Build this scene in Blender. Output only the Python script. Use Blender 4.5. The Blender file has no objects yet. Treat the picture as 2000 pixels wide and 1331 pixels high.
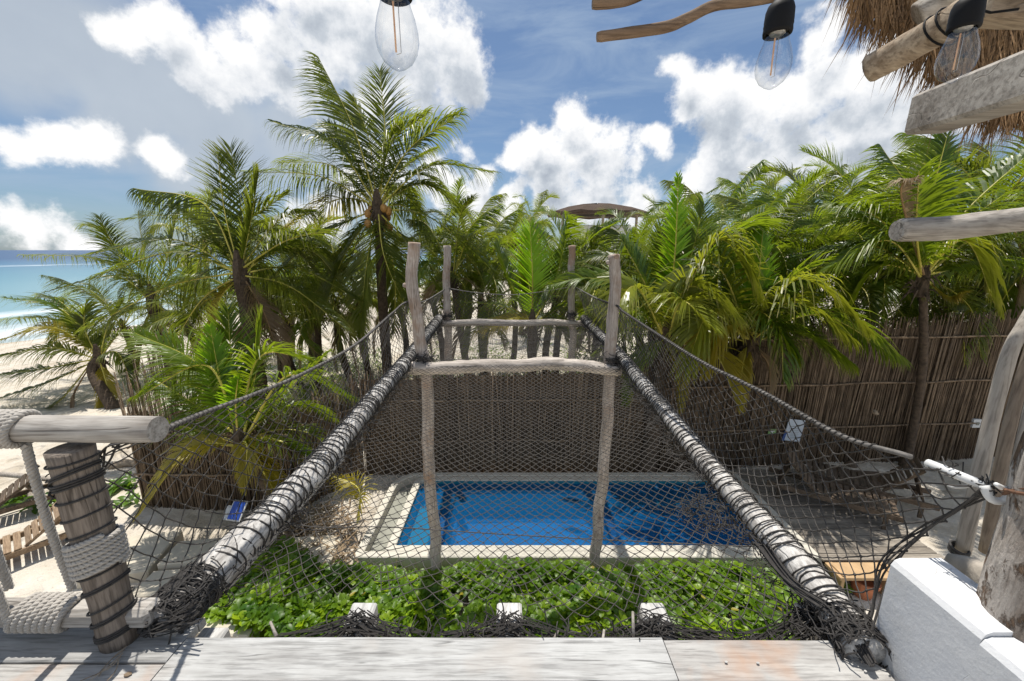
import bpy, math, random
import numpy as np
from mathutils import Vector, Matrix, Quaternion, noise as mnoise

random.seed(7); np.random.seed(7)
SC = bpy.context.scene
COL = SC.collection
R = math.radians
F = 778.0; PITCH = 12.82; CAMZ = 4.7
cp, sp = math.cos(R(PITCH)), math.sin(R(PITCH))

# ------------------------------------------------------------------ camera
cam_d = bpy.data.cameras.new('camera'); cam = bpy.data.objects.new('camera', cam_d); COL.objects.link(cam)
cam.location = (0, 0, CAMZ); cam.rotation_euler = (R(90 - PITCH), 0, 0)
cam_d.sensor_width = 36; cam_d.lens = 36 * F / 2000; cam_d.clip_start = 0.02; cam_d.clip_end = 12000
SC.camera = cam

def ray(px, py):
    x = (px - 1000) / F; y = -(py - 665.5) / F
    return Vector((x, cp + sp * y, -sp + cp * y))
def P(px, py, Y=None, Z=None):
    """point on the sight line of a measured image point, at forward distance Y or height Z below the eye"""
    d = ray(px, py)
    s = Y / d.y if Y is not None else Z / d.z
    return Vector((d.x * s, d.y * s, CAMZ + d.z * s))

# ------------------------------------------------------------------ light
SUN_EL, SUN_AZ = 73.0, -14.0          # azimuth from +Y towards +X
sdir = Vector((math.sin(R(SUN_AZ)) * math.cos(R(SUN_EL)), math.cos(R(SUN_AZ)) * math.cos(R(SUN_EL)), math.sin(R(SUN_EL))))
sl = bpy.data.lights.new('sun', 'SUN'); sl.energy = 4.7; sl.angle = R(0.53); sl.color = (1, .95, .87)
so = bpy.data.objects.new('sun', sl); COL.objects.link(so)
so.rotation_euler = sdir.to_track_quat('Z', 'Y').to_euler(); so.location = (0, 0, 30)
SC.view_settings.view_transform = 'Standard'; SC.view_settings.look = 'None'
SC.view_settings.exposure = 0.26; SC.view_settings.gamma = 1; SC.view_settings.use_curve_mapping = False

W = bpy.data.worlds.new('World'); SC.world = W; W.use_nodes = True

class NT:
    def __init__(s, tree): s.t = tree; s.n = tree.nodes; s.l = tree.links
    def new(s, typ, **kw):
        n = s.n.new(typ)
        for k, v in kw.items():
            if k.startswith('i_'):
                n.inputs[int(k[2:])].default_value = v
            else: setattr(n, k, v)
        return n
    def link(s, a, b): s.l.new(a, b)
    def val(s, x, sock):
        if isinstance(x, (int, float)): sock.default_value = x
        else: s.link(x, sock)
    def math(s, op, a, b=0.0, c=None, clamp=False):
        n = s.n.new('ShaderNodeMath'); n.operation = op; n.use_clamp = clamp
        s.val(a, n.inputs[0]); s.val(b, n.inputs[1])
        if c is not None: s.val(c, n.inputs[2])
        return n.outputs[0]
    def mix(s, f, a, b, typ='RGBA', blend='MIX'):
        n = s.n.new('ShaderNodeMix'); n.data_type = 'RGBA'; n.blend_type = blend; n.clamp_factor = True
        s.val(f, n.inputs[0])
        for v, k in ((a, 6), (b, 7)):
            if isinstance(v, tuple): n.inputs[k].default_value = (*v[:3], 1)
            else: s.link(v, n.inputs[k])
        return n.outputs[2]
    def noise(s, vec, scale, detail=4, rough=.55, dist=0.0):
        n = s.n.new('ShaderNodeTexNoise'); n.inputs['Scale'].default_value = scale
        n.inputs['Detail'].default_value = detail; n.inputs['Roughness'].default_value = rough
        n.inputs['Distortion'].default_value = dist
        if vec is not None: s.link(vec, n.inputs['Vector'])
        return n.outputs['Fac']
    def ramp(s, f, stops):
        n = s.n.new('ShaderNodeValToRGB'); e = n.color_ramp.elements
        while len(e) < len(stops): e.new(.5)
        for i, (p, c) in enumerate(stops):
            e[i].position = p; e[i].color = (*c, 1) if isinstance(c, tuple) else (c, c, c, 1)
        s.link(f, n.inputs[0]); return n.outputs[0]
    def mapr(s, v, a, b, c, d, smooth=False):
        n = s.n.new('ShaderNodeMapRange'); n.clamp = True
        if smooth: n.interpolation_type = 'SMOOTHSTEP'
        s.link(v, n.inputs[0])
        for i, x in enumerate((a, b, c, d)): n.inputs[i + 1].default_value = x
        return n.outputs[0]

# clouds: measured centres (image px), radius, squash
CUM = [(365,95,75),(440,125,85),(540,110,65),(520,160,70),(640,90,95),(700,60,100),(790,110,120),(880,100,85),(905,150,60),(720,190,70),(620,0,70),(330,40,60),(600,170,80),
       (50,292,62),(120,282,62),(185,298,52),(335,318,42),
       (1100,225,46),(1060,275,55),(1010,300,40),(1120,290,70),(1170,330,60),(1225,325,26),(905,300,34),(950,340,30),(1080,385,60),(1160,390,60),(1010,395,40),(740,350,70),(860,370,60),
       (1320,165,42),(1350,200,55),(1400,190,60),(1470,205,80),(1560,190,90),(1650,140,100),(1740,110,110),(1700,230,110),(1420,270,85),(1540,290,110),(1660,310,90),(1790,300,100),(1380,330,60),(1900,100,150),
       (60,455,60),(150,465,50),(620,420,70),(1280,300,30),(1240,400,50),(930,400,60),(1080,340,60),(1850,240,110),(1600,60,60),(250,60,60)]
GREY = [(60,60,150),(190,110,140),(300,190,130),(420,250,130),(530,270,110),(650,260,90),(240,260,90),(380,330,80),(700,330,90)]
def cloud_group():
    g = bpy.data.node_groups.new('cloud_field', 'ShaderNodeTree')
    g.interface.new_socket('Vector', in_out='INPUT', socket_type='NodeSocketVector')
    g.interface.new_socket('Cumulus', in_out='OUTPUT', socket_type='NodeSocketFloat')
    g.interface.new_socket('Grey', in_out='OUTPUT', socket_type='NodeSocketFloat')
    t = NT(g); gi = t.new('NodeGroupInput'); go = t.new('NodeGroupOutput'); v = gi.outputs[0]
    wn = t.new('ShaderNodeTexNoise'); wn.inputs['Scale'].default_value = 5; wn.inputs['Detail'].default_value = 3
    t.link(v, wn.inputs['Vector'])
    vm = t.new('ShaderNodeVectorMath', operation='SUBTRACT'); t.link(wn.outputs['Color'], vm.inputs[0]); vm.inputs[1].default_value = (.5, .5, .5)
    vs = t.new('ShaderNodeVectorMath', operation='MULTIPLY_ADD'); t.link(vm.outputs[0], vs.inputs[0]); vs.inputs[1].default_value = (.13, .13, .13); t.link(v, vs.inputs[2])
    vw = vs.outputs[0]
    def field(lst):
        cur = None
        for px, py, r in lst:
            c = ray(px, py).normalized(); e = ((ray(px + r, py).normalized() - c).length + (ray(px, py + r).normalized() - c).length) / 2
            d = t.new('ShaderNodeVectorMath', operation='DISTANCE'); t.link(vw, d.inputs[0]); d.inputs[1].default_value = c
            q = t.math('MULTIPLY_ADD', d.outputs['Value'], -1 / e, 1.0)
            cur = q if cur is None else t.math('SMOOTH_MAX', cur, q, .35)
        return cur
    # elsewhere in the sky (outside the measured part) scattered clouds go on
    sx = t.new('ShaderNodeSeparateXYZ'); t.link(v, sx.inputs[0])
    out = t.mapr(sx.outputs[1], .25, .45, 1, 0)
    far = t.math('MULTIPLY', t.math('SUBTRACT', t.noise(v, 2.2, 3, .5), .52), 5.0)
    far = t.math('SUBTRACT', t.math('MULTIPLY', t.math('ADD', far, 1.5), out), 1.5)
    c1 = t.math('MAXIMUM', field(CUM), far)
    n1 = t.math('SUBTRACT', t.noise(v, 10, 10, .62), .5)
    n2 = t.math('SUBTRACT', t.noise(v, 30, 5, .6), .5)
    cu = t.math('MULTIPLY_ADD', n1, 2.5, t.math('MULTIPLY_ADD', n2, .8, c1))
    t.link(cu, go.inputs[0])
    gr = t.math('MULTIPLY_ADD', t.math('SUBTRACT', t.noise(v, 5, 6, .55), .5), 1.6, field(GREY))
    t.link(gr, go.inputs[1])
    return g
w = NT(W.node_tree); w.n.clear()
tc = w.new('ShaderNodeTexCoord'); wv = tc.outputs['Generated']
sky = w.new('ShaderNodeTexSky', sky_type='NISHITA'); sky.sun_disc = False
sky.sun_elevation = R(SUN_EL); sky.sun_rotation = R(SUN_AZ); sky.altitude = 10; sky.air_density = 1.0; sky.dust_density = .6; sky.ozone_density = 2.0
G = cloud_group()
g1 = w.new('ShaderNodeGroup'); g1.node_tree = G; w.link(wv, g1.inputs[0])
off = w.new('ShaderNodeVectorMath', operation='ADD'); w.link(wv, off.inputs[0]); off.inputs[1].default_value = (-.02, 0, .06)
g2 = w.new('ShaderNodeGroup'); g2.node_tree = G; w.link(off.outputs[0], g2.inputs[0])
a = w.mapr(g1.outputs[0], -.16, .46, 0, 1, True)
lit = w.math('SUBTRACT', g1.outputs[0], g2.outputs[0])
thick = w.mapr(g1.outputs[0], .22, 1.15, 0, .80)
shade = w.math('ADD', w.math('MULTIPLY_ADD', lit, .70, .78), w.math('MULTIPLY', thick, -1.0))
ccol = w.ramp(shade, [(0.05, (3.3, 3.7, 4.3)), (.36, (4.7, 5.1, 5.6)), (.60, (6.6, 6.8, 7.1)), (.9, (8.3, 8.3, 8.3))])
# grey-blue veil
gv = w.mapr(g1.outputs[1], -.5, .55, 0, .9, True)
mp = w.new('ShaderNodeMapping'); w.link(wv, mp.inputs[0]); mp.inputs['Scale'].default_value = (1, 1, 4); mp.inputs['Rotation'].default_value = (0, R(25), 0)
cir = w.noise(mp.outputs[0], 3.5, 6, .6, .6)
cirf = w.mapr(cir, .38, .72, .14, .62, True)
veil = w.mix(w.noise(wv, 7, 5, .5), (3.3, 3.8, 4.5), (4.9, 5.4, 5.9))
skyc = w.mix(1.0, sky.outputs[0], (.52, .62, .72), blend='MULTIPLY')
c0 = w.mix(cirf, skyc, (3.3, 4.2, 5.4))
c1 = w.mix(gv, c0, veil)
c2 = w.mix(a, c1, ccol)
bg = w.new('ShaderNodeBackground'); bg.inputs['Strength'].default_value = .105
w.link(c2, bg.inputs[0]); wo = w.new('ShaderNodeOutputWorld'); w.link(bg.outputs[0], wo.inputs[0])

# ------------------------------------------------------------------ materials
def newmat(name):
    m = bpy.data.materials.new(name); m.use_nodes = True; t = NT(m.node_tree); t.n.clear()
    o = t.new('ShaderNodeOutputMaterial'); b = t.new('ShaderNodeBsdfPrincipled'); t.link(b.outputs[0], o.inputs[0])
    return m, t, b, o
def coords(t, scale=(1, 1, 1), rnd=True):
    c = t.new('ShaderNodeTexCoord'); mp = t.new('ShaderNodeMapping'); mp.inputs['Scale'].default_value = scale
    t.link(c.outputs['Object'], mp.inputs[0])
    if rnd:
        oi = t.new('ShaderNodeObjectInfo'); mm = t.math('MULTIPLY', oi.outputs['Random'], 37.0)
        cx = t.new('ShaderNodeCombineXYZ'); [t.link(mm, cx.inputs[i]) for i in range(3)]
        t.link(cx.outputs[0], mp.inputs['Location'])
    return mp.outputs[0]
def bump(t, b, h, strength=.4, dist=.01):
    n = t.new('ShaderNodeBump'); n.inputs['Strength'].default_value = strength; n.inputs['Distance'].default_value = dist
    t.link(h, n.inputs['Height']); t.link(n.outputs[0], b.inputs['Normal'])
def wood(name, dark, light, axis=0, grain=40, stain=None, rough=.85, bumps=.5, cracks=True, stretch=.06):
    m, t, b, o = newmat(name)
    s = [1, 1, 1]; s[axis] = stretch
    v = coords(t, tuple(s))
    g = t.noise(v, grain, 6, .65, .4); big = t.noise(v, grain * .16, 3, .5)
    v2 = coords(t, (1, 1, 1)); bl = t.noise(v2, 5, 4, .6)
    f = t.math('MULTIPLY_ADD', g, .65, t.math('MULTIPLY', big, .45))
    f = t.math('MULTIPLY_ADD', bl, .35, t.math('SUBTRACT', f, .2))
    c = t.ramp(f, [(.36, dark), (.64, light)])
    stk = t.mapr(t.noise(v, grain * 2.6, 3, .6), .36, .52, .45, 0); c = t.mix(stk, c, tuple(x * .45 for x in dark))
    if stain: c = t.mix(t.mapr(t.noise(v2, 2.1, 4, .6), .52, .68, 0, .8), c, stain)
    h = f
    if cracks:
        cr = t.mapr(t.noise(v, grain * .35, 2, .4, .2), .485, .5, 0, 1); cr2 = t.mapr(t.noise(v, grain * .35, 2, .4, .2), .5, .515, 1, 0)
        ck = t.math('MULTIPLY', t.math('MULTIPLY', cr, cr2), t.mapr(t.noise(v2, 4, 2), .5, .6, 0, 1))
        c = t.mix(t.math('MULTIPLY', ck, .8), c, tuple(x * .35 for x in dark))
        h = t.math('SUBTRACT', f, ck)
    oi = t.new('ShaderNodeObjectInfo')
    hs = t.new('ShaderNodeHueSaturation'); t.link(c, hs.inputs['Color']); t.link(t.mapr(oi.outputs['Random'], 0, 1, .85, 1.12), hs.inputs['Value'])
    t.link(hs.outputs[0], b.inputs['Base Color']); b.inputs['Roughness'].default_value = rough; b.inputs['Specular IOR Level'].default_value = .25
    bump(t, b, h, bumps, .006)
    return m
def plain(name, col, rough=.7, var=.25, scale=12, bumps=.2, metallic=0, bd=.005):
    m, t, b, o = newmat(name); v = coords(t)
    n = t.noise(v, scale, 5, .6)
    t.link(t.ramp(n, [(.3, tuple(c * (1 - var) for c in col)), (.7, tuple(min(1, c * (1 + var)) for c in col))]), b.inputs['Base Color'])
    b.inputs['Roughness'].default_value = rough; b.inputs['Metallic'].default_value = metallic
    if bumps: bump(t, b, n, bumps, bd)
    return m
def leaf(name, c1, c2, trans=.4, tcol=(.30, .42, .02), rough=.38, tip=None):
    m, t, b, o = newmat(name); v = coords(t, (1, 1, 1))
    oi = t.new('ShaderNodeObjectInfo')
    n = t.noise(v, 2.2, 3, .6)
    f = t.math('ADD', t.math('MULTIPLY', n, .7), t.math('MULTIPLY', oi.outputs['Random'], .45))
    c = t.ramp(f, [(.25, c1), (.85, c2)])
    if tip:
        at = t.new('ShaderNodeAttribute', attribute_name='tip')
        c = t.mix(t.math('MULTIPLY', t.mapr(at.outputs['Fac'], .55, 1, 0, 1), t.mapr(t.noise(v, 3, 2), .45, .6, 0, .8)), c, tip)
    t.link(c, b.inputs['Base Color']); b.inputs['Roughness'].default_value = rough; b.inputs['Specular IOR Level'].default_value = .5
    tr = t.new('ShaderNodeBsdfTranslucent'); t.link(t.mix(.55, c, tcol), tr.inputs[0])
    mx = t.new('ShaderNodeMixShader'); mx.inputs[0].default_value = trans
    t.link(b.outputs[0], mx.inputs[1]); t.link(tr.outputs[0], mx.inputs[2]); t.link(mx.outputs[0], o.inputs[0])
    return m
M = {}
M['beam'] = wood('whitewashed_log', (.24, .22, .20), (.60, .58, .55), 1, 34, rough=.85, bumps=.9, stretch=.25)
M['post'] = wood('weathered_post', (.25, .20, .165), (.52, .46, .41), 2, 42, stain=(.30, .19, .12), bumps=.7)
M['crossbeam'] = wood('weathered_crossbeam', (.28, .24, .205), (.58, .52, .46), 0, 40, bumps=.8)
M['rail'] = wood('grey_rail_wood', (.24, .21, .18), (.50, .47, .43), 0, 40, bumps=.4)
M['railpost'] = wood('brown_rail_post', (.10, .078, .062), (.27, .225, .185), 2, 38, bumps=.4)
M['plank'] = wood('bleached_plank', (.27, .265, .255), (.43, .43, .42), 0, 42, stain=(.36, .33, .30), bumps=.35, stretch=.07)
M['plankred'] = wood('stained_plank', (.28, .265, .25), (.43, .42, .40), 0, 38, stain=(.40, .24, .15), bumps=.35, stretch=.08)
M['stub'] = wood('white_joist', (.40, .39, .37), (.68, .67, .65), 1, 30, bumps=.6, stretch=.15)
M['rafter'] = wood('tan_rafter', (.16, .11, .07), (.42, .34, .25), 0, 30, bumps=.8)
M['rafterg'] = wood('grey_rafter', (.22, .19, .16), (.50, .46, .41), 0, 30, bumps=.6)
M['trunkpost'] = wood('peeling_trunk', (.26, .21, .17), (.54, .49, .44), 2, 26, bumps=.8, stretch=.12)
_m = M['trunkpost']; _t = NT(_m.node_tree); _b = _t.n['Principled BSDF']; _src = _b.inputs['Base Color'].links[0].from_socket
_v = coords(_t, (1, 1, .45)); _p = _t.noise(_v, 7, 7, .68, .3); _pf = _t.mapr(_p, .50, .54, 0, 1); _det = _t.noise(_v, 45, 5, .7)
_brown = _t.ramp(_det, [(.35, (.05, .032, .02)), (.65, (.25, .165, .11))]); _t.link(_t.mix(_pf, _src, _brown), _b.inputs['Base Color'])
_bn = _t.n['Bump']; _t.link(_t.math('SUBTRACT', _det, _t.math('MULTIPLY', _pf, .8)), _bn.inputs['Height']); _bn.inputs['Distance'].default_value = .02
M['pole'] = wood('smooth_pole', (.24, .205, .17), (.48, .43, .37), 2, 30, bumps=.5, cracks=False)
M['polebrown'] = wood('brown_pole', (.14, .105, .08), (.32, .26, .20), 2, 30, bumps=.5, cracks=False)
M['branch'] = wood('brown_branch', (.09, .055, .035), (.26, .18, .12), 0, 50, bumps=.8)
M['teak'] = wood('teak', (.17, .11, .065), (.36, .26, .17), 1, 40, bumps=.2)
M['darkwood'] = wood('dark_wood', (.06, .045, .03), (.17, .125, .09), 1, 40, bumps=.3)
M['pooldeck'] = wood('pool_deck_wood', (.13, .11, .09), (.30, .265, .22), 0, 40, bumps=.4)
M['stick'] = wood('fence_stick', (.052, .036, .024), (.31, .225, .15), 2, 55, bumps=.5, stretch=.03, cracks=False)
M['twine'] = plain('black_twine', (.040, .036, .033), .75, .4, 60, .3)
M['netcord'] = plain('net_cord', (.052, .046, .041), .65, .4, 40, .2)
M['rope'] = plain('white_rope', (.42, .39, .35), .9, .2, 90, .5)
M['edgerope'] = plain('edge_rope', (.13, .12, .11), .8, .6, 30, .5)
M['whitepaint'] = plain('white_paint', (.68, .68, .67), .6, .05, 6, .15)
M['concrete'] = plain('cream_concrete', (.50, .45, .36), .9, .13, 6, .3)
M['coping'] = plain('pool_coping', (.52, .49, .42), .85, .12, 8, .3)
M['channel'] = plain('pool_channel', (.25, .25, .21), .8, .2, 5, .3)
M['black'] = plain('black_plastic', (.006, .006, .007), .6, .2, 20, .1); M['black'].node_tree.nodes['Principled BSDF'].inputs['Specular IOR Level'].default_value = .2
M['brass'] = plain('socket_metal', (.5, .47, .42), .35, .1, 20, 0, 1)
M['filament'] = plain('filament_strip', (.75, .42, .22), .5, .1, 20, 0)
M['blue'] = plain('blue_panel', (.01, .07, .42), .5, .1, 8, .1)
M['sign'] = plain('pale_sign', (.55, .60, .66), .5, .06, 8, .05)
M['bluedark'] = plain('sign_blue', (.05, .10, .28), .5, .06, 8, .05)
M['greensign'] = plain('green_sign', (.22, .38, .14), .5, .1, 8, .05)
M['terracotta'] = plain('terracotta', (.42, .15, .07), .8, .2, 8, .2)
M['tanwall'] = plain('tan_render', (.45, .30, .16), .9, .15, 6, .3)
M['rust'] = plain('rusty_chain', (.16, .08, .045), .8, .4, 40, .4)
M['thatch'] = wood('thatch_straw', (.09, .05, .022), (.36, .215, .10), 2, 60, rough=.8, bumps=.2, cracks=False)
M['thatchdark'] = plain('thatch_mat', (.06, .035, .02), .95, .5, 20, .8, bd=.05)
M['rock'] = plain('rock', (.34, .30, .25), .9, .3, 6, .8, bd=.03)
M['stem'] = plain('stem', (.14, .11, .06), .8, .3, 20, .3)
M['coconut'] = plain('coconut_husk', (.42, .22, .06), .6, .35, 5, .2)
M['rachis'] = plain('palm_rachis', (.52, .46, .08), .5, .3, 3, .1)
M['rachisdry'] = plain('dry_rachis', (.30, .19, .09), .7, .3, 3, .2)
M['fibre'] = plain('palm_fibre', (.085, .06, .04), .95, .5, 14, .8, bd=.03)
M['leaf'] = leaf('palm_leaflet', (.018, .042, .008), (.120, .150, .022), .46, (.46, .54, .03), .38, tip=(.34, .27, .10))
M['leafb'] = leaf('bright_palm_leaflet', (.016, .060, .006), (.125, .185, .012), .44, (.50, .64, .02), .38, tip=(.32, .28, .08))
M['leafspear'] = leaf('young_palm_leaflet', (.13, .26, .015), (.26, .42, .02), .60, (.55, .85, .02), .34)
M['leafyg'] = leaf('yellowgreen_palm_leaflet', (.06, .09, .010), (.24, .27, .03), .46, (.60, .62, .03), .34, tip=(.42, .34, .14))  # yellower, paler green leaflet tone
M['leafy'] = leaf('yellowing_leaflet', (.22, .20, .02), (.36, .30, .03), .45, (.6, .5, .03), .45, tip=(.30, .2, .08))
M['leafdry'] = leaf('dry_leaflet', (.17, .11, .06), (.36, .27, .17), .25, (.4, .3, .15), .7)
M['hedge'] = leaf('hedge_leaf', (.030, .105, .008), (.30, .42, .016), .46, (.58, .80, .02), .42)
M['plant'] = leaf('plant_leaf', (.04, .10, .012), (.12, .22, .02), .4, (.3, .5, .02), .35)

# white stucco with a fine crack
m, t, b, o = newmat('white_stucco'); v = coords(t)
n = t.noise(v, 3, 5, .6); fine = t.noise(v, 60, 4, .6)
vo = t.new('ShaderNodeTexVoronoi', feature='DISTANCE_TO_EDGE'); vo.inputs['Scale'].default_value = 2.3
wv2 = t.new('ShaderNodeVectorMath', operation='MULTIPLY_ADD'); nn = t.new('ShaderNodeTexNoise'); nn.inputs['Scale'].default_value = 7; t.link(v, nn.inputs['Vector'])
t.link(nn.outputs['Color'], wv2.inputs[0]); wv2.inputs[1].default_value = (.25, .25, .25); t.link(v, wv2.inputs[2]); t.link(wv2.outputs[0], vo.inputs['Vector'])
ck = t.math('MULTIPLY', t.mapr(vo.outputs['Distance'], 0, .006, 1, 0), t.mapr(t.noise(v, 2.4, 1), .56, .62, 0, 1))
c = t.ramp(n, [(.3, (.60, .61, .63)), (.7, (.70, .70, .70))]); c = t.mix(t.math('MULTIPLY', ck, .35), c, (.45, .43, .40)); c = t.mix(t.mapr(t.noise(v, 5, 8, .75), .50, .72, 0, .38), c, (.48, .46, .42)); c = t.mix(t.mapr(t.noise(v, 28, 3, .6), .68, .74, 0, .5), c, (.38, .36, .33))
t.link(c, b.inputs['Base Color']); b.inputs['Roughness'].default_value = .8
bump(t, b, t.math('SUBTRACT', t.math('MULTIPLY_ADD', fine, .3, n), ck), .5, .01); M['stucco'] = m

# sand
m, t, b, o = newmat('sand'); v = coords(t, rnd=False)
n = t.noise(v, .35, 6, .6); n2 = t.noise(v, 2.6, 6, .65); n3 = t.noise(v, 40, 4, .6)
f = t.math('MULTIPLY_ADD', n2, .5, t.math('MULTIPLY', n, .5))
c = t.ramp(f, [(.34, (.38, .32, .24)), (.5, (.54, .485, .405)), (.66, (.64, .60, .53))])
lit_ = t.mapr(t.noise(v, 9, 6, .7), .62, .72, 0, .5); c = t.mix(lit_, c, (.20, .14, .08))
t.link(c, b.inputs['Base Color']); b.inputs['Roughness'].default_value = .95; b.inputs['Specular IOR Level'].default_value = .1
vs_ = t.new('ShaderNodeTexVoronoi', feature='SMOOTH_F1'); vs_.inputs['Scale'].default_value = 2.4; t.link(v, vs_.inputs['Vector']); fp = t.mapr(vs_.outputs['Distance'], .12, .34, -.6, 0, True)
bump(t, b, t.math('ADD', fp, t.math('MULTIPLY_ADD', n3, .12, t.math('MULTIPLY', n2, 1.0))), .9, .12); M['sand'] = m
# sea
m, t, b, o = newmat('sea_water'); c_ = t.new('ShaderNodeTexCoord'); sx = t.new('ShaderNodeSeparateXYZ'); t.link(c_.outputs['Object'], sx.inputs[0])
mpp = t.new('ShaderNodeMapping'); t.link(c_.outputs['Object'], mpp.inputs[0]); mpp.inputs['Rotation'].default_value = (0, 0, R(-24)); mpp.inputs['Scale'].default_value = (1, .22, 1)
dist = t.math('MULTIPLY', t.math('ADD', sx.outputs[0], t.math('MULTIPLY_ADD', sx.outputs[1], -.4, 50)), -1.0)   # metres out from the shore
wob = t.math('MULTIPLY_ADD', t.noise(mpp.outputs[0], .05, 4, .5), 24, t.math('SUBTRACT', dist, 12))
c = t.ramp(t.mapr(wob, -5, 420, 0, 1), [(0, (.36, .43, .43)), (.05, (.20, .33, .36)), (.25, (.11, .24, .30)), (.6, (.05, .14, .24)), (1, (.025, .07, .16))])
foamn = t.noise(mpp.outputs[0], .35, 5, .65)
def band(a0, a1, a2, a3):
    return t.math('MULTIPLY', t.mapr(wob, a0, a1, 0, 1), t.mapr(wob, a2, a3, 1, 0))
foam = t.math('MULTIPLY', t.math('MAXIMUM', t.math('MAXIMUM', band(-30, -20, 2, 6), band(11, 13, 15, 22)), band(200, 205, 208, 230)), t.mapr(foamn, .40, .56, 0, 1))
c = t.mix(t.math('MULTIPLY', foam, .8), c, (.70, .74, .75)); t.link(c, b.inputs['Base Color']); b.inputs['Roughness'].default_value = .35
bump(t, b, t.noise(mpp.outputs[0], 1.2, 4, .6), .35, .2); M['sea'] = m
# pool water, thin clear surface over tiled basin
m, t, b, o = newmat('pool_water'); v = coords(t, rnd=False)
n = t.noise(v, 3.5, 5, .6, .6)
bp = t.new('ShaderNodeBump'); bp.inputs['Strength'].default_value = .25; bp.inputs['Distance'].default_value = .03; t.link(n, bp.inputs['Height'])
gl = t.new('ShaderNodeBsdfGlossy'); gl.inputs['Roughness'].default_value = .03; t.link(bp.outputs[0], gl.inputs['Normal'])
tp = t.new('ShaderNodeBsdfTransparent'); tp.inputs[0].default_value = (.80, .95, .99, 1)
fr = t.new('ShaderNodeFresnel'); fr.inputs[0].default_value = 1.33; t.link(bp.outputs[0], fr.inputs['Normal'])
df = t.new('ShaderNodeBsdfDiffuse'); df.inputs[0].default_value = (.01, .16, .42, 1); sc_ = t.new('ShaderNodeMixShader'); sc_.inputs[0].default_value = .34; t.link(tp.outputs[0], sc_.inputs[1]); t.link(df.outputs[0], sc_.inputs[2])
mx = t.new('ShaderNodeMixShader'); t.link(fr.outputs[0], mx.inputs[0]); t.link(sc_.outputs[0], mx.inputs[1]); t.link(gl.outputs[0], mx.inputs[2]); t.link(mx.outputs[0], o.inputs[0]); M['water'] = m
def tiles(name, c1, c2):
    m, t, b, o = newmat(name); v = coords(t, rnd=False)
    n = t.noise(v, 1.1, 3, .5); nn = t.new('ShaderNodeTexWhiteNoise'); sn = t.new('ShaderNodeVectorMath', operation='SNAP'); t.link(v, sn.inputs[0]); sn.inputs[1].default_value = (.03, .03, .03)
    t.link(sn.outputs[0], nn.inputs['Vector'])
    wv_ = t.new('ShaderNodeTexVoronoi', feature='SMOOTH_F1'); wv_.inputs['Scale'].default_value = 3.2; t.link(v, wv_.inputs['Vector'])
    f = t.math('MULTIPLY_ADD', nn.outputs['Value'], .18, t.math('MULTIPLY', n, .8))
    t.link(t.ramp(f, [(.2, c1), (.8, c2)]), b.inputs['Base Color']); b.inputs['Roughness'].default_value = .5
    return m
M['pooltile'] = tiles('deep_pool_tile', (.002, .105, .33), (.004, .145, .42))
M['benchtile'] = tiles('bench_pool_tile', (.004, .14, .20), (.008, .20, .27))
# bulb glass
m, t, b, o = newmat('bulb_glass')
lw = t.new('ShaderNodeLayerWeight'); lw.inputs[0].default_value = .25
tp = t.new('ShaderNodeBsdfTransparent'); t.link(t.ramp(lw.outputs['Facing'], [(0, (.96, .965, .97)), (.7, (.90, .905, .91)), (1, (.50, .51, .52))]), tp.inputs[0])
gl = t.new('ShaderNodeBsdfGlossy'); gl.inputs['Roughness'].default_value = .02
fr = t.new('ShaderNodeLayerWeight'); fr.inputs[0].default_value = .5; fo = t.math('MULTIPLY_ADD', t.math('POWER', fr.outputs['Facing'], 4.0), .45, .085)
mx = t.new('ShaderNodeMixShader'); t.link(fo, mx.inputs[0]); t.link(tp.outputs[0], mx.inputs[1]); t.link(gl.outputs[0], mx.inputs[2]); t.link(mx.outputs[0], o.inputs[0]); M['glass'] = m

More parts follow.
